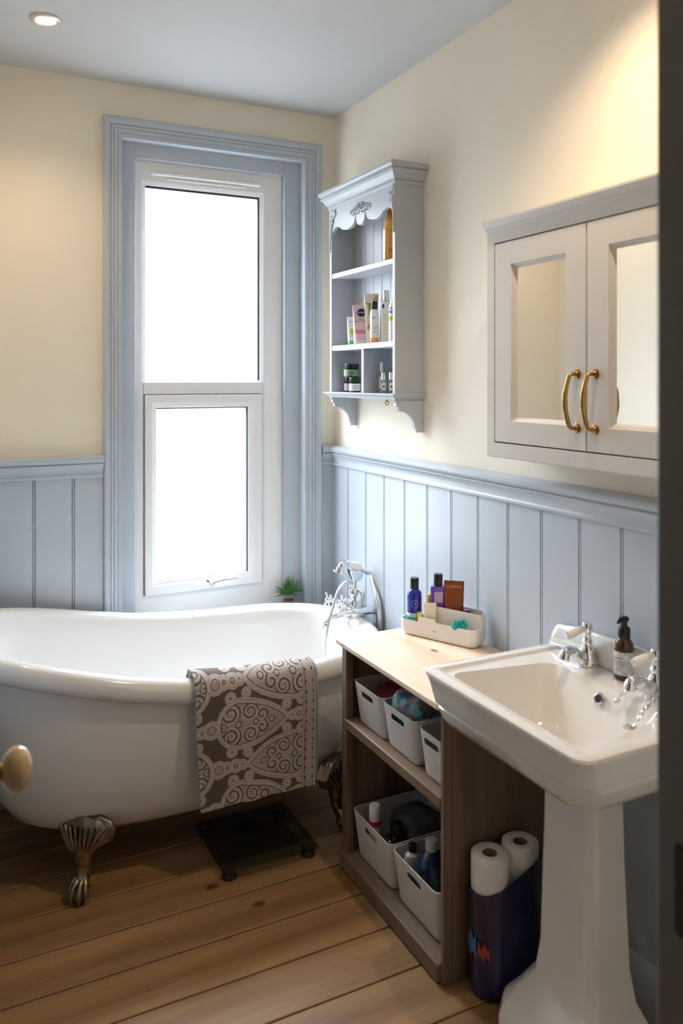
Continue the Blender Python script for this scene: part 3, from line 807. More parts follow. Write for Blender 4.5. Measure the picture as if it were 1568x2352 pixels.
# toiletries on the wall shelf (built round their own base, facing -y, then turned towards the room)
def squeeze(t, w, d, h, cap_h, m, cap_m, cap_w=.8, cap_d=.9):
    obj('cap', loft(bmesh.new(), [rrect(0, 0, w / 2 * cap_w * s, d / 2 * cap_d * s, d / 2 * cap_d * s * .98, z, 6) for s, z in ((.97, 0), (1, .002), (1, cap_h - .001), (.97, cap_h))]), cap_m, t, world=False)
    rings = []
    for k in range(9):
        f = k / 8; hw = w / 2 * (.86 + .14 * f); hd = d / 2 * (1 - f) ** .8 + .0012
        rings.append(rrect(0, 0, hw, hd, min(hw, hd) * .98, cap_h + (h - cap_h - .006) * f, 6))
    rings.append(rrect(0, 0, w / 2, .0012, .0011, h, 6))
    return obj('tube_body', loft(bmesh.new(), rings), m, t, world=False)
def yfront(w, d, h, cap_h, z):
    f = (z - cap_h) / (h - cap_h); return -(d / 2 * (1 - max(0, min(1, f))) ** .8 + .0012) - .0008
def band(t, name, w, d, h, cap_h, z0, z1, m, tw=.98):
    """printed panel following the front of a squeeze tube"""
    bm = bmesh.new(); rows = []
    for k in range(5):
        z = z0 + (z1 - z0) * k / 4; f = max(0, (z - cap_h) / (h - cap_h)); hw = w / 2 * (.86 + .14 * f) * tw; hd = -yfront(w, d, h, cap_h, z) - .0004
        rows.append([(hw * sin(radians(a)), -hd * cos(radians(a)) ** .6 if abs(a) < 85 else 0, z) for a in range(-72, 73, 12)])
    loft(bm, rows, closed=False, cap0=False, cap1=False)
    return obj(name, bm, m, t, world=False, smooth=60)
G1 = 'toiletries on the middle of the wall shelf'
t = thing('face_wash_tube', 'small white tube with lime green bands, leftmost on the middle shelf', 'tube', group=G1)
squeeze(t, .042, .026, .112, .018, 'white', 'green'); band(t, 'green_band', .042, .026, .112, .018, .042, .066, 'lime')
lettering('Simp', .013, 'greyink', t, (0, 0, .092), fit=lambda z: yfront(.042, .026, .112, .018, z)); small_print(t, 'greyink', 0, .081, (.024, .018), .005, fit=lambda z: yfront(.042, .026, .112, .018, z)); small_print(t, 'greyink', 0, .036, (.024,), .005, .002, fit=lambda z: yfront(.042, .026, .112, .018, z))
place(t, -.060, -.280, 1.631, -38)
t = thing('cream_wash_tube', 'pink squeeze tube with a round dark blue badge on the middle shelf', 'tube', group=G1)

squeeze(t, .061, .034, .150, .018, 'pink', 'white', .86); 
yf = yfront(.061, .034, .150, .018, .118)
bm = LA([(.0155, 0), (.0155, .0006)], seg=32); xf(bm, Matrix.Translation((.002, yf - .0010, .120)) @ Matrix.Rotation(radians(82.5), 4, 'X'))
obj('badge', bm, 'navy', t, world=False)
lettering('NIVEA', .0088, 'whiteink', t, (.002, 0, .120), name='badge_lettering', fit=lambda z: yfront(.061, .034, .150, .018, z) - .0010)
lettering('CREAM WASH', .0075, 'navy', t, (.002, 0, .087), fit=lambda z: yfront(.061, .034, .15, .018, z)); small_print(t, 'navy', .002, .095, (.016,), .005, .002, fit=lambda z: yfront(.061, .034, .15, .018, z))
small_print(t, 'pinkred', .001, .052, (.046,), .005, .0042, fit=lambda z: yfront(.061, .034, .15, .018, z))
bm = B(-.021, .022, 0, .0005, -.0016, .0016); bm.transform(Matrix.Translation((.001, yfront(.061, .034, .15, .018, .0445) - .0012, .0445))); obj('underline', bm, 'pinkred', t, world=False)
place(t, -.072, -.372, 1.631, -27)
t = thing('body_cream_tube', 'tall white and gold squeeze tube standing behind the pink tube', 'tube', group=G1)
squeeze(t, .054, .036, .192, .020, 'ivory', 'white'); band(t, 'gold_band', .054, .036, .192, .020, .108, .150, 'gold')
bm = bmesh.new(); z0 = .155
for rows in [[[(.002, z0), (.025, z0)], [(.010, .172), (.0258, .172)], [(.014, .186), (.0265, .186)]]]:
    loft(bm, [[(x, yfront(.054, .036, .192, .020, z) - .0004, z) for x, z in r] for r in rows], closed=False, cap0=False, cap1=False)
obj('gold_corner', bm, 'gold', t, world=False)
lettering('Vitamin', .0135, 'ink', t, (-.004, 0, .154), fit=lambda z: yfront(.054, .036, .192, .020, z))
small_print(t, 'greyink', -.004, .101, (.026,), .005, .002, fit=lambda z: yfront(.054, .036, .192, .020, z)); small_print(t, 'goldtxt', -.004, .091, (.026, .022, .024), .005, fit=lambda z: yfront(.054, .036, .192, .020, z))
bm = bmesh.new(); pts_ = [(.0085 * sin(a) * (1 - .0 * a), .0085 * -cos(a)) for a in [radians(x) for x in range(-130, 131, 20)]] + [(0, .018)]
f_ = [bm.verts.new((x - .006, yfront(.054, .036, .192, .020, .06) - .0012, z + .062)) for x, z in pts_]; bm.faces.new(f_); obj('drop_badge', bm, 'amberdrop', t, world=False)
lettering('E', .013, 'whiteink', t, (-.006, 0, .062), name='badge_lettering', fit=lambda z: yfront(.054, .036, .192, .020, z))
place(t, -.040, -.398, 1.631, -32)
t = thing('nail_bottle', 'slim white bottle with a black cap and peach base in front of the row', 'bottle', group=G1)
obj('bottle_body', LA([(.0155, .020), (.016, .026), (.016, .112), (.014, .120), (.009, .124)]), 'white', t, world=False)
obj('bottle_base', LA([(.0150, 0), (.0160, .002), (.0160, .0205)]), 'peach', t, world=False)
obj('cap', LA([(.0115, .124), (.0118, .126), (.0118, .150), (.011, .152)]), 'black', t, world=False)
lettering('nail', .019, 'goldtxt', t, (.001, 0, .057), wrapR=.0164); small_print(t, 'greyink', 0, .044, (.014, .018), .005, wrapR=.0164)
bm = bmesh.new(); tube(bm, [(-.0055 * cos(a * pi / 8) - .003, -.0166, .092 + .0035 * sin(a * pi / 8)) for a in range(16)], .0007, seg=5); obj('oval_mark', bm, 'ink', t, world=False)
place(t, -.080, -.494, 1.631, -30)
t = thing('lotion_bottle', 'tall pale bottle with a shiny silver cap on the middle shelf', 'bottle', group=G1)
obj('bottle_body', loft(bmesh.new(), [rrect(0, 0, .018 * s, .014 * s, .008 * s, z) for s, z in ((.95, 0), (1, .002), (1, .142), (.95, .150), (.6, .153))]), 'white', t, world=False)
obj('cap', LA([(.0125, .153), (.013, .155), (.013, .188), (.0122, .190)]), 'silver', t, world=False)
obj('blue_mark', B(-.014, -.007, -.0146, -.0140, .126, .140), 'navy', t, world=False)
obj('label_panel', B(-.014, .014, -.0146, -.0140, .012, .118), 'ivory', t, world=False)
small_print(t, 'greyink', 0, .100, (.016, .020, .012, .018, .014, .020, .016), .011, y=-.0150)
pass
place(t, -.050, -.527, 1.631, -30)
t = thing('shampoo_bottle', 'white bottle with purple and green print beside the right side panel', 'bottle', group=G1)
obj('bottle_body', lathe(bmesh.new(), [(.020, 0), (.0225, .003), (.0225, .100), (.021, .125), (.016, .145), (.009, .156), (.003, .159)], 28, sy=.8), 'white', t, world=False)
obj('green_band', lathe(bmesh.new(), [(.0228, .074), (.0228, .090)], 28, sy=.8, cap=False), 'lime', t, world=False)
obj('purple_band', lathe(bmesh.new(), [(.0228, .102), (.0228, .108)], 28, sy=.8, cap=False), 'violet', t, world=False)
lettering('Am', .022, 'violet', t, (-.004, -.0186, .116)); lettering('MS', .014, 'green', t, (-.004, -.0200, .082))
place(t, -.062, -.612, 1.631, -30)
t = thing('sun_lotion_bottle', 'orange lotion bottle alone on the top shelf', 'bottle')
obj('bottle_body', lathe(bmesh.new(), [(.022, 0), (.026, .004), (.029, .03), (.030, .075), (.030, .115), (.026, .140), (.020, .160), (.016, .168)], 32, sy=.72), 'orange', t, world=False)
obj('cap', lathe(bmesh.new(), [(.0165, .168), (.017, .172), (.017, .188), (.015, .190)], 32, sy=.8), 'orange2', t, world=False)
obj('side_stripe', lathe(bmesh.new(), [(.0, .004), (.0, .140)], 8, cap=False), 'white', t, world=False) if False else None
bm = bmesh.new(); loft(bm, [[(-.0305 * cos(radians(a)), -.022 * sin(radians(a)) , z) for a in (-20, 0, 20, 42)] for z in (.012, .035, .075, .115)], closed=False, cap0=False, cap1=False); obj('pale_edge', bm, 'ivory', t, world=False)
lettering('GARN', .012, 'green', t, (-.003, 0, .112), wrapR=.0235); lettering('Summ', .017, 'orange2', t, (-.002, 0, .094), wrapR=.0235); lettering('Bo', .014, 'orange2', t, (.002, 0, .079), wrapR=.0235); small_print(t, 'red', 0, .066, (.028,), .005, .0018, wrapR=.0235)
bm = LA([(.009, 0), (.009, .0006)], seg=20); xf(bm, Matrix.Translation((-.002, -.0228, .040)) @ Matrix.Rotation(radians(90), 4, 'X')); obj('fruit_mark', bm, 'orange2', t, world=False)
place(t, -.062, -.588, 1.914, -30)
G2 = 'cosmetic jars in the lower left of the wall shelf'
def jar(name, label, r, h, lid, m, s):
    t = thing(name, label, 'jar', group=G2)
    obj('jar_body', LA([(r * .92, 0), (r, .003), (r, h - lid - .002), (r * .9, h - lid)]), 'darkglass', t, world=False)
    obj('lid', LA([(r * .97, h - lid), (r, h - lid + .001), (r, h - .002), (r * .95, h)]), 'black', t, world=False)
    obj('label_band', LA([(r + .0004, .006), (r + .0004, h - lid - .005)], cap=False), m, t, world=False)
    small_print(t, 'ink', 0, h * .45, (r, r * 1.2, r * .8), .006, .0016, wrapR=r + .0008)
    return t
place(jar('cosmetic_jar', 'small dark jar with a lilac label at the back of the lower left cubby', .0215, .056, .018, 'lilac', 'night\nbalm'), -.052, -.240, 1.450, -30)
place(jar('cosmetic_jar', 'small dark jar with a pale mint label beside the shelf divider', .0220, .056, .018, 'mint', 'day\ncream'), -.074, -.328, 1.450, -30)
place(jar('cosmetic_jar', 'wide dark jar with a sage green label stacked on two small jars', .029, .054, .018, 'sage', 'body butter'), -.062, -.276, 1.506, -30)
G3 = 'perfume bottles in the lower right of the wall shelf'
def perfume(label, w, h, caph, capr):
    t = thing('perfume_bottle', label, 'perfume', group=G3)
    obj('bottle_body', loft(bmesh.new(), [rrect(0, 0, w / 2 * s, w / 2 * s, .003, z) for s, z in ((.97, 0), (1, .002), (1, h - .004), (.9, h))]), 'perfume', t, world=False)
    obj('cap', LA([(capr, h), (capr, h + caph - .001), (capr * .95, h + caph)]), 'silver', t, world=False)
    lb = obj('paper_label', B(-w * .36, w * .36, -w / 2 - .0008, -w / 2 - .0002, h * .22, h * .78), 'ivory', t, world=False)
    obj('label_mark', B(-w * .14, w * .14, -w / 2 - .0014, -w / 2 - .0008, h * .42, h * .56), 'ink', t, world=False)
    return t
place(perfume('tall square glass perfume bottle with a silver cap in lower right cubby', .025, .076, .036, .0085), -.052, -.499, 1.450, -30)
place(perfume('short glass perfume bottle between the tall bottle and another short one', .022, .048, .026, .0085), -.066, -.538, 1.450, -30)
place(perfume('short glass perfume bottle nearest the right side panel of the wall shelf', .022, .048, .026, .0085), -.060, -.583, 1.450, -30)

# ------------------------------------------------------------------ mirror cabinet
mc = thing('mirror_cabinet', 'pale grey wall cabinet with two mirrored doors and brass handles above the basin', 'cabinet', (0, -1.64, 1.28))
RX = lambda u, v, h: (-h, u, v)
CF = .150; CY0, CY1, CZ0, CZ1 = -2.02, -1.259, 1.288, 1.927
bm = bmesh.new(); box(bm, -.118, 0, CY0 + .004, CY1 - .004, CZ0 + .004, CZ1 - .01)
obj('carcass', bm, 'greypaint', mc)
bm = bmesh.new()
frame(bm, CY0, CY1, CZ0, CZ1 - .022, [(0, .11), (0, CF - .003), (.08, CF), (1, CF), (1, .11)], RX, (.032, .034, .040, .036))
obj('face_frame', bm, 'greypaint', mc, bev=.0012)
cv = [(0, 1.902), (-.150, 1.902), (-.152, 1.905), (-.152, 1.910), (-.158, 1.914), (-.163, 1.922), (-.165, 1.924), (-.165, 1.930), (0, 1.930)]
obj('top_moulding', X(cv, 'y', CY0 - .006, CY1 + .002), 'greypaint', mc, smooth=25)
def cab_door(u0, u1, handle_u):
    bm = bmesh.new()
    frame(bm, u0, u1, 1.3315, 1.8655, [(0, .120), (0, CF - .0015), (.02, CF - .0003), (.84, CF - .0003), (.86, CF - .004), (.92, CF - .006), (1, CF - .013), (1, .120)], RX, (.078, .080, .068, .072))
    d = obj('door', bm, 'greypaint', mc, smooth=25)
    mi = B(-.137, -.134, u0 + .076, u1 - .078, 1.396, 1.797); obj('mirror', mi, 'mirror', d)
    bm = bmesh.new()
    tube(bm, spline([(-CF - .004, handle_u, 1.512), (-CF - .020, handle_u, 1.511), (-CF - .027, handle_u, 1.502), (-CF - .036, handle_u, 1.474), (-CF - .039, handle_u, 1.448), (-CF - .036, handle_u, 1.422), (-CF - .027, handle_u, 1.394), (-CF - .020, handle_u, 1.385), (-CF - .004, handle_u, 1.384)], 5), [.0045] * 10 + [.0052] * 5 + [.0062] * 5 + [.0068] * 5 + [.0062] * 5 + [.0052] * 5 + [.0045] * 6, seg=12)
    for z in (1.512, 1.384):
        b2 = LA([(.0115, 0), (.0115, .002), (.008, .004), (.006, .007)], seg=18); xf(b2, Matrix.Translation((-CF, handle_u, z)) @ Matrix.Rotation(radians(-90), 4, 'Y'))
        me = bpy.data.meshes.new('t'); b2.to_mesh(me); bm.from_mesh(me); b2.free(); bpy.data.meshes.remove(me)
    obj('handle', bm, 'brass', d, smooth=50)
cab_door(-1.6388, -1.2955, -1.612)
cab_door(-1.985, -1.6432, -1.671)

# ------------------------------------------------------------------ open storage unit
un = thing('storage_unit', 'open wooden storage unit with a pale pine top between bath and basin', 'shelving unit', (-.2, -1.12, 0))
obj('top', B(-.403, -.015, -1.398, -.830, .683, .700), 'pine', un, bev=.004)
obj('front_post', B(-.385, -.359, -.868, -.840, .0, .683), 'taupe', un, bev=.002)
obj('front_post', B(-.385, -.359, -1.400, -1.386, 0, .683), 'taupe', un, bev=.002)
obj('side_panel', B(-.359, -.016, -1.400, -1.386, 0, .683), 'taupe', un, bev=.001)
obj('side_panel', B(-.359, -.016, -.856, -.842, 0, .683), 'taupe', un, bev=.001)
obj('back_panel', B(-.034, -.028, -1.386, -.856, .04, .683), 'taupe', un)
obj('top_rail', B(-.383, -.363, -1.386, -.868, .668, .683), 'taupex', un, bev=.001)
obj('shelf', B(-.387, -.034, -1.386, -.856, .430, .459), 'taupex', un, bev=.003)
bm = bmesh.new(); box(bm, -.370, -.034, -1.386, -.856, .030, .050); box(bm, -.398, -.366, -1.390, -.846, .004, .050)
obj('bottom_shelf', bm, 'taupex', un, bev=.004)

# storage bins: tapered, rounded, open tub with a slot handle
def bin_(label, w, d, h, group, wt=.0022, slot=True):
    t = thing('storage_bin', label, 'storage bin', group=group)
    bm = bmesh.new(); rings = []
    for s, z in ((.80, .0), (.86, .001), (.885, .006), (.90, .014), (.97, h * .75), (1, h - .002), (1.0, h)):
        rings.append(rrect(0, 0, d / 2 * s, w / 2 * s, .022 * s, z, 5))
    for s, z in ((.985, h), (.975, h * .75), (.895, .016), (.86, .006), (.80, .004)):
        rings.append(rrect(0, 0, d / 2 * s - wt * .5, w / 2 * s - wt * .5, .020 * s, z, 5))
    loft(bm, rings)
    o = obj('tub', bm, 'bin', t, world=False, smooth=40)
    if slot:
        bm = bmesh.new()
        xf(loft(bm, [rrect(0, 0, .034, .0085, .008, z, 5) for z in (-.012, .012)]), Matrix.Translation((-d / 2 * .985, 0, h * .80)) @ Matrix.Rotation(radians(90), 4, 'Z') @ Matrix.Rotation(radians(90), 4, 'X'))
        c = bpy.data.meshes.new('cut'); bmesh.ops.recalc_face_normals(bm, faces=bm.faces[:]); bm.to_mesh(c); bm.free()
        co = bpy.data.objects.new('cut', c); COL.objects.link(co)
        md = o.modifiers.new('Slot', 'BOOLEAN'); md.object = co; md.operation = 'DIFFERENCE'; md.solver = 'EXACT'
        dg = bpy.context.evaluated_depsgraph_get(); me = bpy.data.meshes.new_from_object(o.evaluated_get(dg))
        o.modifiers.clear(); o.data = me; me.name = 'tub'
        bpy.data.objects.remove(co); bpy.data.meshes.remove(c)
    return t
GU, GLo = 'white bins on the middle shelf of the unit', 'white bins on the bottom shelf of the unit'
b0 = bin_('white slotted bin on the middle shelf, nearest the bath', .176, .300, .126, GU); place(b0, -.222, -.972, .459)
b1 = dup(b0, 'white slotted bin on the middle shelf holding a blue patterned pouch'); place(b1, -.222, -1.148, .459)
b2 = bin_('white slotted bin on the middle shelf, half hidden under the basin corner', .126, .300, .126, GU); place(b2, -.222, -1.318, .459)
c0 = bin_('white slotted bin on the bottom shelf holding a red-banded stick', .232, .290, .140, GLo); place(c0, -.225, -.990, .050)
c1 = bin_('white slotted bin on the bottom shelf holding a large dark blue bottle', .232, .290, .140, GLo); place(c1, -.225, -1.233 + .003, .050) if False else place(c1, -.225, -1.2305, .050)
# contents
def pouch(bm, c, hx, hy, hz, seed):
    random.seed(seed); rings = []
    for i in range(1, 12):
        a = -pi / 2 + pi * i / 12; r = []
        for k in range(24):
            th = 2 * pi * k / 24
            f = 1 + .06 * sin(3 * th + seed) + .04 * sin(5 * a + th * 2)
            e = .6
            r.append((c[0] + hx * math.copysign(abs(cos(th)) ** e, cos(th)) * cos(a) ** .5 * f, c[1] + hy * math.copysign(abs(sin(th)) ** e, sin(th)) * cos(a) ** .5 * f, c[2] + hz * sin(a) * f))
        rings.append(r)
    return loft(bm, rings)
m_ = bpy.data.materials.new('blue_patterned_cloth'); m_.use_nodes = True
_n = m_.node_tree; _b = _n.nodes['Principled BSDF']; _v = _n.nodes.new('ShaderNodeTexVoronoi'); _v.inputs['Scale'].default_value = 55
_t = _n.nodes.new('ShaderNodeTexCoord'); _n.links.new(_t.outputs['Object'], _v.inputs['Vector'])
_r = _n.nodes.new('ShaderNodeValToRGB'); _r.color_ramp.interpolation = 'CONSTANT'
_r.color_ramp.elements[0].color = (.03, .13, .20, 1); _r.color_ramp.elements[1].position = .72; _r.color_ramp.elements[1].color = (.22, .13, .12, 1)
e_ = _r.color_ramp.elements.new(.35); e_.color = (.16, .36, .42, 1); e_ = _r.color_ramp.elements.new(.55); e_.color = (.02, .07, .14, 1)
_s = _n.nodes.new('ShaderNodeSeparateColor'); _n.links.new(_v.outputs['Color'], _s.inputs[0]); _n.links.new(_s.outputs[0], _r.inputs['Fac']); _n.links.new(_r.outputs['Color'], _b.inputs['Base Color'])
M['bluecloth'] = m_
pc = thing('wash_pouch', 'blue patterned fabric pouch filling the second bin on the middle shelf', 'pouch', (-.24, -1.148, .47))
obj('pouch_body', pouch(bmesh.new(), (-.262, -1.140, .560), .098, .072, .070, 1), 'bluecloth', pc)
bm = bmesh.new(); tube(bm, [(-.350, -1.195, .572), (-.359, -1.14, .574), (-.350, -1.085, .572)], .003, seg=6)
obj('zip', bm, 'teal', pc)
o = obj('folded_cloth', pouch(bmesh.new(), (-.245, -.985, .532), .10, .062, .052, 2), 'maroon'); tag(o, 'dark red folded cloth inside the bin nearest the bath', 'cloth')
t = thing('deodorant_stick', 'white topped stick with a red band standing in the lower bin', 'toiletry stick')
obj('barrel', LA([(.0155, 0), (.0172, .002), (.0172, .100), (.016, .104)]), 'white', t, world=False); obj('red_band', LA([(.0178, .104), (.0178, .119)]), 'red', t, world=False); obj('cap', LA([(.0172, .119), (.0172, .160), (.015, .164)]), 'white', t, world=False)
place(t, -.330, -.950, .060)
t = thing('dark_bottle', 'dark brown bottle with a black cap lying low in the lower bin', 'bottle')
obj('bottle_body', LA([(.036, 0), (.041, .004), (.041, .080), (.036, .096), (.018, .106)]), 'darkglass', t, world=False); obj('cap', LA([(.019, .106), (.019, .134), (.017, .137)]), 'black', t, world=False)
place(t, -.296, -1.022, .058)
o = obj('washbag', pouch(bmesh.new(), (-.195, -.985, .125), .085, .088, .062, 3), 'darkstuff'); tag(o, 'crumpled dark grey washbag at the back of the left lower bin', 'bag')
t = thing('clear_bottle', 'cloudy white plastic bottle in the right lower bin', 'bottle')
obj('bottle_body', lathe(bmesh.new(), [(.024, 0), (.027, .004), (.027, .108), (.022, .126), (.010, .134)], 24, sy=.8), 'clearwhite', t, world=False); obj('cap', LA([(.012, .134), (.012, .151), (.010, .153)]), 'black', t, world=False)
place(t, -.324, -1.156, .058)
t = thing('mouthwash_bottle', 'large dark blue bottle with a pale cap in the right lower bin', 'bottle')
obj('bottle_body', lathe(bmesh.new(), [(.036, 0), (.041, .005), (.041, .125), (.037, .148), (.024, .166), (.015, .172)], 32, sy=.8), 'navybottle', t, world=False)
obj('cap', LA([(.0165, .172), (.0165, .198), (.015, .200)]), 'clearwhite', t, world=False)
bm = bmesh.new(); loft(bm, [[(-.0418 * cos(radians(a)), -.0336 * sin(radians(a)), z) for a in range(-40, 91, 10)] for z in (.025, .110)], closed=False, cap0=False, cap1=False); obj('label_panel', bm, 'greenlabel', t, world=False)
place(t, -.312, -1.232, .060)

# ------------------------------------------------------------------ desk organiser on the unit top
FL = Vector((-.205, -.874)); FR = Vector((-.088, -1.124)); U = (FR - FL).normalized(); V = Vector((-U.y, U.x)); OL = (FR - FL).length; OD = .080
OM = Matrix(((U.x, V.x, 0, FL.x), (U.y, V.y, 0, FL.y), (0, 0, 1, .700), (0, 0, 0, 1)))
og = thing('caddy_organiser', 'white rounded stepped plastic caddy on the pine top', 'organiser', (FL.x, FL.y, .700))
bm = bmesh.new()
def outline(h_of, inset, z0=None):
    out = []
    for x, y, _ in rrect(OL / 2, OD / 2, OL / 2 - inset, OD / 2 - inset, .026 - inset * .5, 0, 6):
        out.append((x, y, h_of(x, y) if z0 is None else z0))
    return out
def hgt(x, y):
    # low tray in front, tall compartment behind, the low left end stepping up to the middle
    f = min(1, max(0, (y - .036) / .006)); lo = .048 if x < .076 else (.066 if x < .135 else .056)
    tall = .050 + (.098 - .050) * min(1, max(0, (x - .055) / .03))
    return lo + (tall - lo) * f
def orr(inset, zfun):
    pts = rrect(OL / 2, OD / 2, OL / 2 - inset, OD / 2 - inset, max(.012, .026 - inset * .6), 0, 6)
    dense = []
    for a, b in zip(pts, pts[1:] + pts[:1]):
        n = max(1, int((Vector(a) - Vector(b)).length / .006))
        for k in range(n): dense.append((a[0] + (b[0] - a[0]) * k / n, a[1] + (b[1] - a[1]) * k / n))
    return dense, zfun
base, _ = orr(0, None)
def ring_from(sc, zf):
    return [(OL / 2 + (x - OL / 2) * sc[0], OD / 2 + (y - OD / 2) * sc[1], zf(x, y)) for x, y in base]
rings = [ring_from((.86, .70), lambda x, y: 0), ring_from((.93, .86), lambda x, y: .003), ring_from((.975, .95), lambda x, y: .011), ring_from((1, 1), lambda x, y: .024), ring_from((1, 1), hgt), ring_from((.982, .958), hgt), ring_from((.975, .95), lambda x, y: .010), ring_from((.86, .7), lambda x, y: .006)]
loft(bm, rings); bm.transform(OM)
cad = obj('tray', bm, 'orgz', og, smooth=35)
bm = bmesh.new(); box(bm, .076, OL - .004, .0385, .0405, .006, .095); box(bm, .0750, .077, .003, .040, .006, .064)
bm.transform(OM); obj('partition', bm, 'orgz', og)
small_print(og, 'greyink', 0, 0, (.012,), h=.003).matrix_local = Matrix.Translation(-Vector((FL.x, FL.y, .7))) @ OM @ Matrix.Translation((.135, -.0006, .030))
GO = 'toiletries standing in the white caddy'
def inorg(t, u, v, z, rz):
    p = OM @ Vector((u, v, 0)); place(t, p.x, p.y, .700 + z, rz)
AF = math.degrees(math.atan2(U.y, U.x)) + 4
t = thing('bath_oil_bottle', 'cobalt blue bottle with black cap and teal label in the caddy', 'bottle', group=GO)
obj('bottle_body', LA([(.0205, 0), (.0232, .003), (.0232, .112), (.0215, .123), (.014, .132), (.0105, .134)], seg=36), 'cobalt', t, world=False)
obj('teal_band', LA([(.0236, .022), (.0236, .056)], cap=False, seg=36), 'teal', t, world=False); obj('pale_band', LA([(.0237, .050), (.0237, .061)], cap=False, seg=36), 'mint', t, world=False)
obj('cap', LA([(.0128, .134), (.0135, .136), (.0135, .166), (.012, .168)]), 'black', t, world=False)
bm = bmesh.new(); tube(bm, [(.0095 * cos(a * pi / 10), -.0236 + .0022 * cos(a * pi / 10) ** 2, .090 + .012 * sin(a * pi / 10)) for a in range(21)], .0005, seg=4, cap=False); obj('ring_mark', bm, 'lilac', t, world=False)
lettering('Y', .012, 'lilac', t, (0, 0, .090), wrapR=.0238); small_print(t, 'ink', 0, .0575, (.030, .026), .004, .0016, wrapR=.0242); small_print(t, 'mint', 0, .040, (.028, .022), .006, .0022, wrapR=.0241)
inorg(t, .040, .034, .006, -30)
t = thing('shower_gel_bottle', 'violet bottle with a tall black cap at the back of the caddy', 'bottle', group=GO)
obj('bottle_body', loft(bmesh.new(), [rrect(0, 0, .024 * s, .014 * s, .008 * s, z) for s, z in ((.95, 0), (1, .003), (1, .140), (.94, .148), (.5, .151))]), 'purple', t, world=False)
obj('label_panel', B(-.013, .014, -.0148, -.0141, .080, .132), 'lilac', t, world=False); obj('violet_panel', B(-.021, .021, -.0155, -.0148, .02, .100), 'violet', t, world=False)
obj('cap', LA([(.0135, .151), (.014, .153), (.014, .184), (.0125, .187)]), 'black', t, world=False)
inorg(t, .112, .058, .006, -30)
t = thing('self_tan_tube', 'copper brown squeeze tube leaning in the back of the caddy', 'tube', group=GO)
squeeze(t, .062, .028, .172, .020, 'brown', 'brown'); lettering('CLARINS', .0120, 'palegold', t, (0, 0, .155), fit=lambda z: yfront(.062, .028, .172, .02, z))
inorg(t, .166, .063, .006, -40)
t = thing('hand_cream_tube', 'small ivory squeeze tube standing at the front of the caddy', 'tube', group=GO)
squeeze(t, .040, .022, .102, .014, 'ivory', 'white'); lettering('Boo', .011, 'ink', t, (0, 0, .056), fit=lambda z: yfront(.040, .022, .102, .014, z)); 
bm = B(-.013, .013, 0, .0004, -.0008, .0008); bm.transform(Matrix.Translation((0, yfront(.040, .022, .102, .014, .043) - .0012, .043))); obj('printed_line', bm, 'greyink', t, world=False)
inorg(t, .105, .021, .006, -30)
t = thing('soap_box', 'upright yellow carton behind the ivory tube in the caddy', 'box', group=GO); obj('carton', B(-.009, .009, -.009, .009, 0, .118), 'yellow', t, world=False, bev=.0006); inorg(t, .084, .056, .006, -30)
t = thing('balm_box', 'short yellow and white carton beside the cobalt blue bottle', 'box', group=GO); obj('carton', B(-.006, .002, -.008, .008, 0, .066), 'yellow', t, world=False, bev=.0006); obj('white_side', B(.002, .007, -.008, .008, 0, .066), 'white', t, world=False); inorg(t, .0675, .018, .006, -30)
t = thing('glass_pot', 'small dark plum pot in the back right of the caddy', 'jar', group=GO); obj('pot_body', lathe(bmesh.new(), [(.010, 0), (.012, .003), (.012, .088), (.010, .092)], 20), 'plum', t, world=False); inorg(t, .212, .058, .006, -30)
bm = bmesh.new(); random.seed(4)
for k in range(26):
    a = random.uniform(0, 2 * pi); e = random.uniform(0, pi / 2)
    c = Vector((.020 * cos(a) * cos(e), .011 * sin(a) * cos(e), .014 * sin(e)))
    tube(bm, [c + Vector((.008 * cos(q * pi / 4 + a), .008 * sin(q * pi / 4) * cos(e), .006 * sin(q * pi / 4 + e))) for q in range(9)], .0016, seg=5, cap=False)
ball(bm, (0, 0, 0), .010, 10, 1.7, .9, 1)
M4 = Matrix.Translation(OM @ Vector((.212, .020, .054)))
bm.transform(M4); o = obj('bath_puff', bm, 'tealcloth'); tag(o, 'turquoise mesh bath puff in the front right of the caddy', 'bath puff', GO)

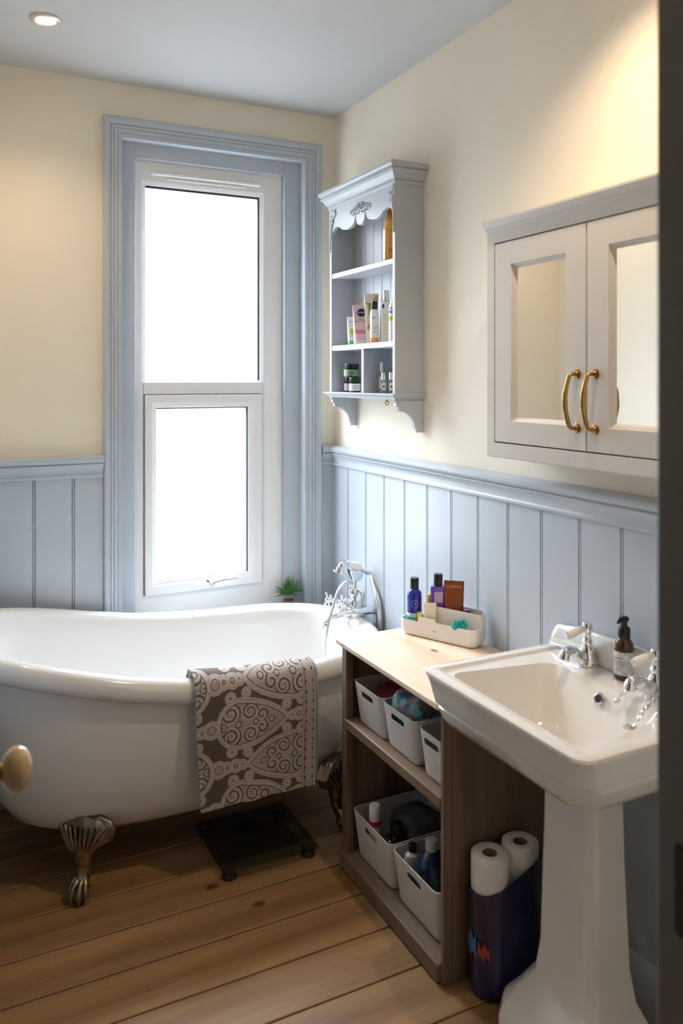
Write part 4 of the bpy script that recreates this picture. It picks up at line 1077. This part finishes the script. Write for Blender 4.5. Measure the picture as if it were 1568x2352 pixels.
# ------------------------------------------------------------------ pedestal basin
bs = thing('pedestal_basin', 'white square-cornered pedestal basin on the right-hand wall below mirrored cabinet', 'basin', (-.2, -1.675, 0))
XB, YB0, YB1, ZR = -.455, -1.952, -1.398, .800
def srect(x0, x1, y0, y1, r, z, n=6, ch=0):
    P = rrect((x0 + x1) / 2, (y0 + y1) / 2, (x1 - x0) / 2, (y1 - y0) / 2, r, z, n)
    if ch:      # canted instead of rounded corners
        Q = []
        for c in range(4):
            a, b = Vector(P[c * (n + 1)]), Vector(P[c * (n + 1) + n])
            for k in range(n + 1): Q.append(tuple(Vector(P[c * (n + 1) + k]).lerp(a.lerp(b, k / n), ch)))
        P = Q
    return P
bm = bmesh.new()
def ins(d, z, r=.040, ch=0): return srect(XB + d, -.016, YB0 + d, YB1 - d, r, z, 6, ch)
rings = [srect(-.30, -.02, -1.80, -1.55, .05, .640), ins(.060, .668, .045, .8), ins(.034, .682, .045, .9), ins(.026, .694, .045, .9), ins(.018, .714, .045, .9), ins(.015, .722, .045, .9), ins(.018, .725, .045, .9), ins(.018, .729, .045, .9), ins(.011, .733, .045, .9),
         ins(.006, .760, .042, .7), ins(.003, .785, .038, .2), srect(XB, -.016, YB0, YB1, .036, .793), srect(XB + .002, -.016, YB0 + .002, YB1 - .002, .034, .799),
         srect(XB + .008, -.016, YB0 + .008, YB1 - .008, .030, .801), srect(XB + .028, -.034, YB0 + .028, YB1 - .028, .020, .800), srect(XB + .034, -.036, YB0 + .034, YB1 - .034, .018, .794), srect(XB + .046, -.040, YB0 + .050, YB1 - .050, .022, .793)]
def bowl(f, z):
    # bowl plan narrows towards the back, with canted back corners beside the tap ledge
    x0 = XB + .050 + .070 * f; xb = -.128 - .080 * f; y0 = YB0 + .056 + .100 * f; y1 = YB1 - .056 - .100 * f
    n = len(rings[0]); pts = srect(x0, xb, y0, y1, .030 + .015 * f, z)
    out = []
    for x, yy, zz in pts:
        k = (x - x0) / (xb - x0); yc = (y0 + y1) / 2
        if k > .55: yy = yc + (yy - yc) * (1 - .22 * (k - .55) / .45)
        out.append((x, yy, zz))
    return out
rings += [bowl(0, .792), bowl(.03, .788), bowl(.08, .778), bowl(.35, .735), bowl(.62, .690), bowl(.82, .667), bowl(1.1, .660), srect(-.30, -.25, -1.70, -1.65, .02, .658)]
loft(bm, rings)
# splash-back upstand along the wall with rounded ears
up = [(-1.395, .795), (-1.393, .822), (-1.397, .838), (-1.406, .848), (-1.418, .851), (-1.432, .851), (-1.446, .855), (-1.49, .860), (-1.675, .866), (-1.86, .860), (-1.904, .855), (-1.918, .851), (-1.932, .851), (-1.944, .848), (-1.953, .838), (-1.957, .822), (-1.955, .795)]
rr = []
for x, sc in ((-.016, 0), (-.030, 0), (-.036, -.006), (-.046, -.030)):
    rr.append([(x, yy, max(.795, z + sc * (1 if z > .8 else 0))) for yy, z in up])
loft(bm, rr)
obj('basin', bm, 'china', bs, smooth=40)
bm = bmesh.new()
def octo(x0, x1, y0, y1, c, z):
    return [(x0 + c, y0, z), (x1, y0, z), (x1, y1, z), (x0 + c, y1, z), (x0, y1 - c, z), (x0, y0 + c, z)]
pr = [(-.345, -.09, -1.850, -1.514, .050, 0), (-.345, -.09, -1.850, -1.514, .050, .030), (-.335, -.09, -1.842, -1.520, .045, .050), (-.297, -.11, -1.800, -1.545, .032, .085), (-.264, -.128, -1.775, -1.572, .024, .130), (-.252, -.136, -1.764, -1.580, .020, .20),
      (-.245, -.146, -1.758, -1.586, .018, .45), (-.240, -.150, -1.755, -1.588, .018, .655)]
loft(bm, [octo(*q) for q in pr])
obj('pedestal', bm, 'china', bs, smooth=38, bev=.006, seg=3)
bm = LA([(.0135, -.004), (.0145, .001), (.0115, .003), (.0095, .002), (.009, -.004)], seg=24)
OVM = Matrix.Translation((-.148, -1.680, .768)) @ Matrix.Rotation(radians(-62), 4, 'Y'); bm.transform(OVM)
ov = obj('overflow_ring', bm, 'chrome', bs)
bm = LA([(.0092, -.001), (.0092, .0012)], seg=20); bm.transform(OVM); obj('overflow_hole', bm, 'black', ov)
bm = LA([(.020, 0), (.022, .002), (.014, .003)], c=(-.275, -1.675, .658)); obj('waste', bm, 'chrome', bs)
def pillar_tap(label):
    t = thing('pillar_tap', label, 'tap', group='chrome pillar taps on the basin')
    bm = bmesh.new()
    lathe(bm, [(.026, 0), (.027, .003), (.025, .010), (.020, .026), (.0185, .040), (.014, .046), (.012, .055), (.014, .060), (.0110, .064), (.0095, .076), (.012, .080)], 20)
    obj('tap_body', bm, 'chrome', t, world=False, smooth=50)
    obj('spout', T(spline([(-.004, 0, .014), (-.030, 0, .026), (-.052, 0, .042), (-.066, 0, .046), (-.077, 0, .040), (-.082, 0, .026)], 6), [.018] * 6 + [.0145] * 6 + [.0118] * 6 + [.0118] * 6 + [.0130] * 7, seg=16), 'chrome', t, world=False, smooth=50)
    obj('lever_hub', LA([(.0115, .080), (.0125, .083), (.0125, .101), (.0105, .104)]), 'chrome', t, world=False)
    lv = obj('lever', T([(-.010, 0, .091), (-.018, 0, .0905), (-.030, 0, .089), (-.048, 0, .086), (-.062, 0, .084), (-.068, 0, .083)], [.007, .0085, .0095, .0105, .0105, .009], seg=16), 'porc', t, world=False, smooth=60)
    bm = LA([(.0065, 0), (.0065, .002), (.004, .003)]); bm.transform(Matrix.Translation((-.068, 0, .083)) @ Matrix.Rotation(radians(-98), 4, 'Y'))
    obj('lever_stud', bm, 'chrome', lv, world=False)
    return t
tp1 = pillar_tap('chrome pillar tap with porcelain lever left of the amber soap bottle'); place(tp1, -.062, -1.553, .793, 4)
tp2 = dup(tp1, 'chrome pillar tap with porcelain lever right of the amber soap bottle'); place(tp2, -.066, -1.770, .793, 0)
pg = thing('basin_plug', 'basin plug on a chrome chain hanging at the right tap', 'plug', (-.18, -1.83, .79))
bm = LA([(.021, -.004), (.023, 0), (.023, .004), (.018, .007), (.006, .008), (.004, .014)]); bm.transform(Matrix.Translation((-.205, -1.838, .768)) @ Matrix.Rotation(radians(27), 4, 'Y'))
obj('stopper', bm, 'chrome', pg)
obj('chain', chain([(-.147, -1.733, .786), (-.136, -1.745, .803), (-.112, -1.757, .812), (-.095, -1.770, .808), (-.098, -1.795, .806), (-.130, -1.812, .800), (-.160, -1.826, .800), (-.185, -1.834, .792), (-.197, -1.838, .782)], .0105, .0013), 'chrome', pg)
bm = bmesh.new(); ball(bm, (-.147, -1.735, .782), .0075, 10); obj('chain_stay', bm, 'chrome', pg)
t = thing('soap_dispenser', 'amber glass soap bottle with black pump between the basin taps', 'soap dispenser')
obj('bottle_body', LA([(.0215, 0), (.024, .003), (.024, .080), (.022, .092), (.014, .104), (.0125, .106)], seg=36), 'amber', t, world=False)
obj('label_band', LA([(.0243, .014), (.0243, .072)], cap=False, seg=36), 'soaplabel', t, world=False)
small_print(t, 'greyink', 0, .056, (.024, .030, .020), .008, .003, wrapR=.0248)
bm = LA([(.0150, .104), (.0155, .106), (.0155, .128), (.013, .131), (.0085, .134), (.0085, .145), (.012, .148), (.0135, .153), (.010, .157)]); tube(bm, [(0, -.006, .152), (0, -.022, .151), (0, -.030, .146)], [.007, .005, .0035], seg=10)
obj('pump', bm, 'black', t, world=False, smooth=50)
place(t, -.052, -1.662, .793, -75); t.scale = (.94, .94, .93)

# ------------------------------------------------------------------ toilet roll pack
GT = 'toilet rolls in the opened pack beside the pedestal'
def roll():
    t = thing('toilet_roll', 'white toilet roll showing at the near corner of the opened violet pack', 'toilet roll', group=GT)
    bm = bmesh.new(); rings = []
    for r, z in ((.018, .002), (.042, 0), (.0455, .004), (.0460, .010), (.0460, .103), (.0455, .109), (.042, .112), (.019, .110), (.018, .108)):
        rings.append([(r * cos(2 * pi * k / 40), r * sin(2 * pi * k / 40), z) for k in range(40)])
    loft(bm, rings, True, False, False, wrap=True)
    obj('paper', bm, 'paper', t, world=False, smooth=50)
    obj('core', loft(bmesh.new(), [[(r * cos(2 * pi * k / 24), r * sin(2 * pi * k / 24), z) for k in range(24)] for r, z in ((.0178, .003), (.0178, .110), (.0168, .110), (.0168, .003))], True, False, False, wrap=True), 'card', t, world=False)
    return t
r0 = roll(); place(r0, -.288, -1.457, .226)
r1 = dup(r0, 'white toilet roll at the back of the opened violet pack, nearest the wall'); place(r1, -.194, -1.457, .230)
# film wrapper round two layers below, its torn top edge higher towards the wall
wr = thing('toilet_roll_pack', 'torn dark violet plastic wrapper of toilet rolls beside the pedestal', 'toilet roll pack', (-.2, -1.5, 0))
bm = bmesh.new(); rings = []
def wring(z, off, top=False):
    out = []
    for x, yy, _ in srect(-.3365 - off, -.1455 + off, -1.5050 - off, -1.4090 + off, .0465 + off, 0, 9):
        zz = z
        if top: zz = .262 + .048 * min(1, max(0, (x + .275) / .10)) + .006 * sin(x * 60) 
        w = .0018 * sin(40 * (x + yy) + z * 31) if 0.02 < z < .24 else 0
        out.append((x + w, yy + w, zz))
    return out
rings = [wring(.004, -.025), wring(.0, -.012), wring(.006, .0), wring(.08, .002), wring(.112, -.001), wring(.17, .002), wring(.226, -.001), wring(.25, .002), wring(0, .002, True), wring(0, .0012, True), wring(.222, .0005), wring(.2235, -.025)]
loft(bm, rings)
fw = obj('wrapper', bm, 'filmpurple', wr, smooth=60)
def on_wrap(a0, a1, z0, z1, name, m):
    bm = bmesh.new(); n = 6
    loft(bm, [[(-.2895 + .0505 * cos(radians(a0 + (a1 - a0) * k / n)), -1.4560 + .0505 * sin(radians(a0 + (a1 - a0) * k / n)), z + .01 * sin(k * 2 + z * 50)) for k in range(n + 1)] for z in (z0, (z0 + z1) / 2, z1)], closed=False, cap0=False, cap1=False)
    obj(name, bm, m, wr)
on_wrap(150, 195, .105, .150, 'blue_print', 'filmblue')
on_wrap(200, 235, .105, .135, 'red_print', 'filmred')


# ------------------------------------------------------------------ camera, light, view
cam = bpy.data.cameras.new('camera'); co = bpy.data.objects.new('camera', cam); COL.objects.link(co)
co.location = (CX, CY, CZ); co.rotation_euler = (radians(90), 0, radians(-26.57))
cam.sensor_fit = 'HORIZONTAL'; cam.sensor_width = 36; cam.lens = 36 * 1848 / 1568
cam.shift_x = 0; cam.shift_y = -(1176 - 871) / 1568
cam.clip_start = .02
cam.dof.use_dof = True; cam.dof.focus_distance = 2.75; cam.dof.aperture_fstop = 4.5
SC.camera = co
wd = bpy.data.worlds.new('overcast_sky'); SC.world = wd; wd.use_nodes = True
bg = wd.node_tree.nodes['Background']; bg.inputs['Color'].default_value = (.90, .955, 1.0, 1)
_t = wd.node_tree.nodes.new('ShaderNodeTexCoord'); _s = wd.node_tree.nodes.new('ShaderNodeSeparateXYZ'); _m = wd.node_tree.nodes.new('ShaderNodeMapRange')
wd.node_tree.links.new(_t.outputs['Generated'], _s.inputs[0]); wd.node_tree.links.new(_s.outputs['Z'], _m.inputs['Value'])
_m.inputs['From Min'].default_value = .04; _m.inputs['From Max'].default_value = .78; _m.inputs['To Min'].default_value = 2.0; _m.inputs['To Max'].default_value = 68.0
wd.node_tree.links.new(_m.outputs[0], bg.inputs['Strength'])
po = bpy.data.lights.new('window_portal', 'AREA'); po.shape = 'RECTANGLE'; po.size = .62; po.size_y = 1.72; po.cycles.is_portal = True
pob = bpy.data.objects.new('window_portal', po); COL.objects.link(pob); pob.location = (-.53, .2, 1.48); pob.rotation_euler = (radians(-90), 0, 0)
SC.view_settings.view_transform = 'Standard'; SC.view_settings.look = 'None'; SC.view_settings.gamma = 1; SC.view_settings.exposure = 0.06
SC.view_settings.use_curve_mapping = False
SC.cycles.use_denoising = True
SC.cycles.max_bounces = 12; SC.cycles.diffuse_bounces = 6; SC.cycles.transparent_max_bounces = 12
SC.cycles.sample_clamp_indirect = 8
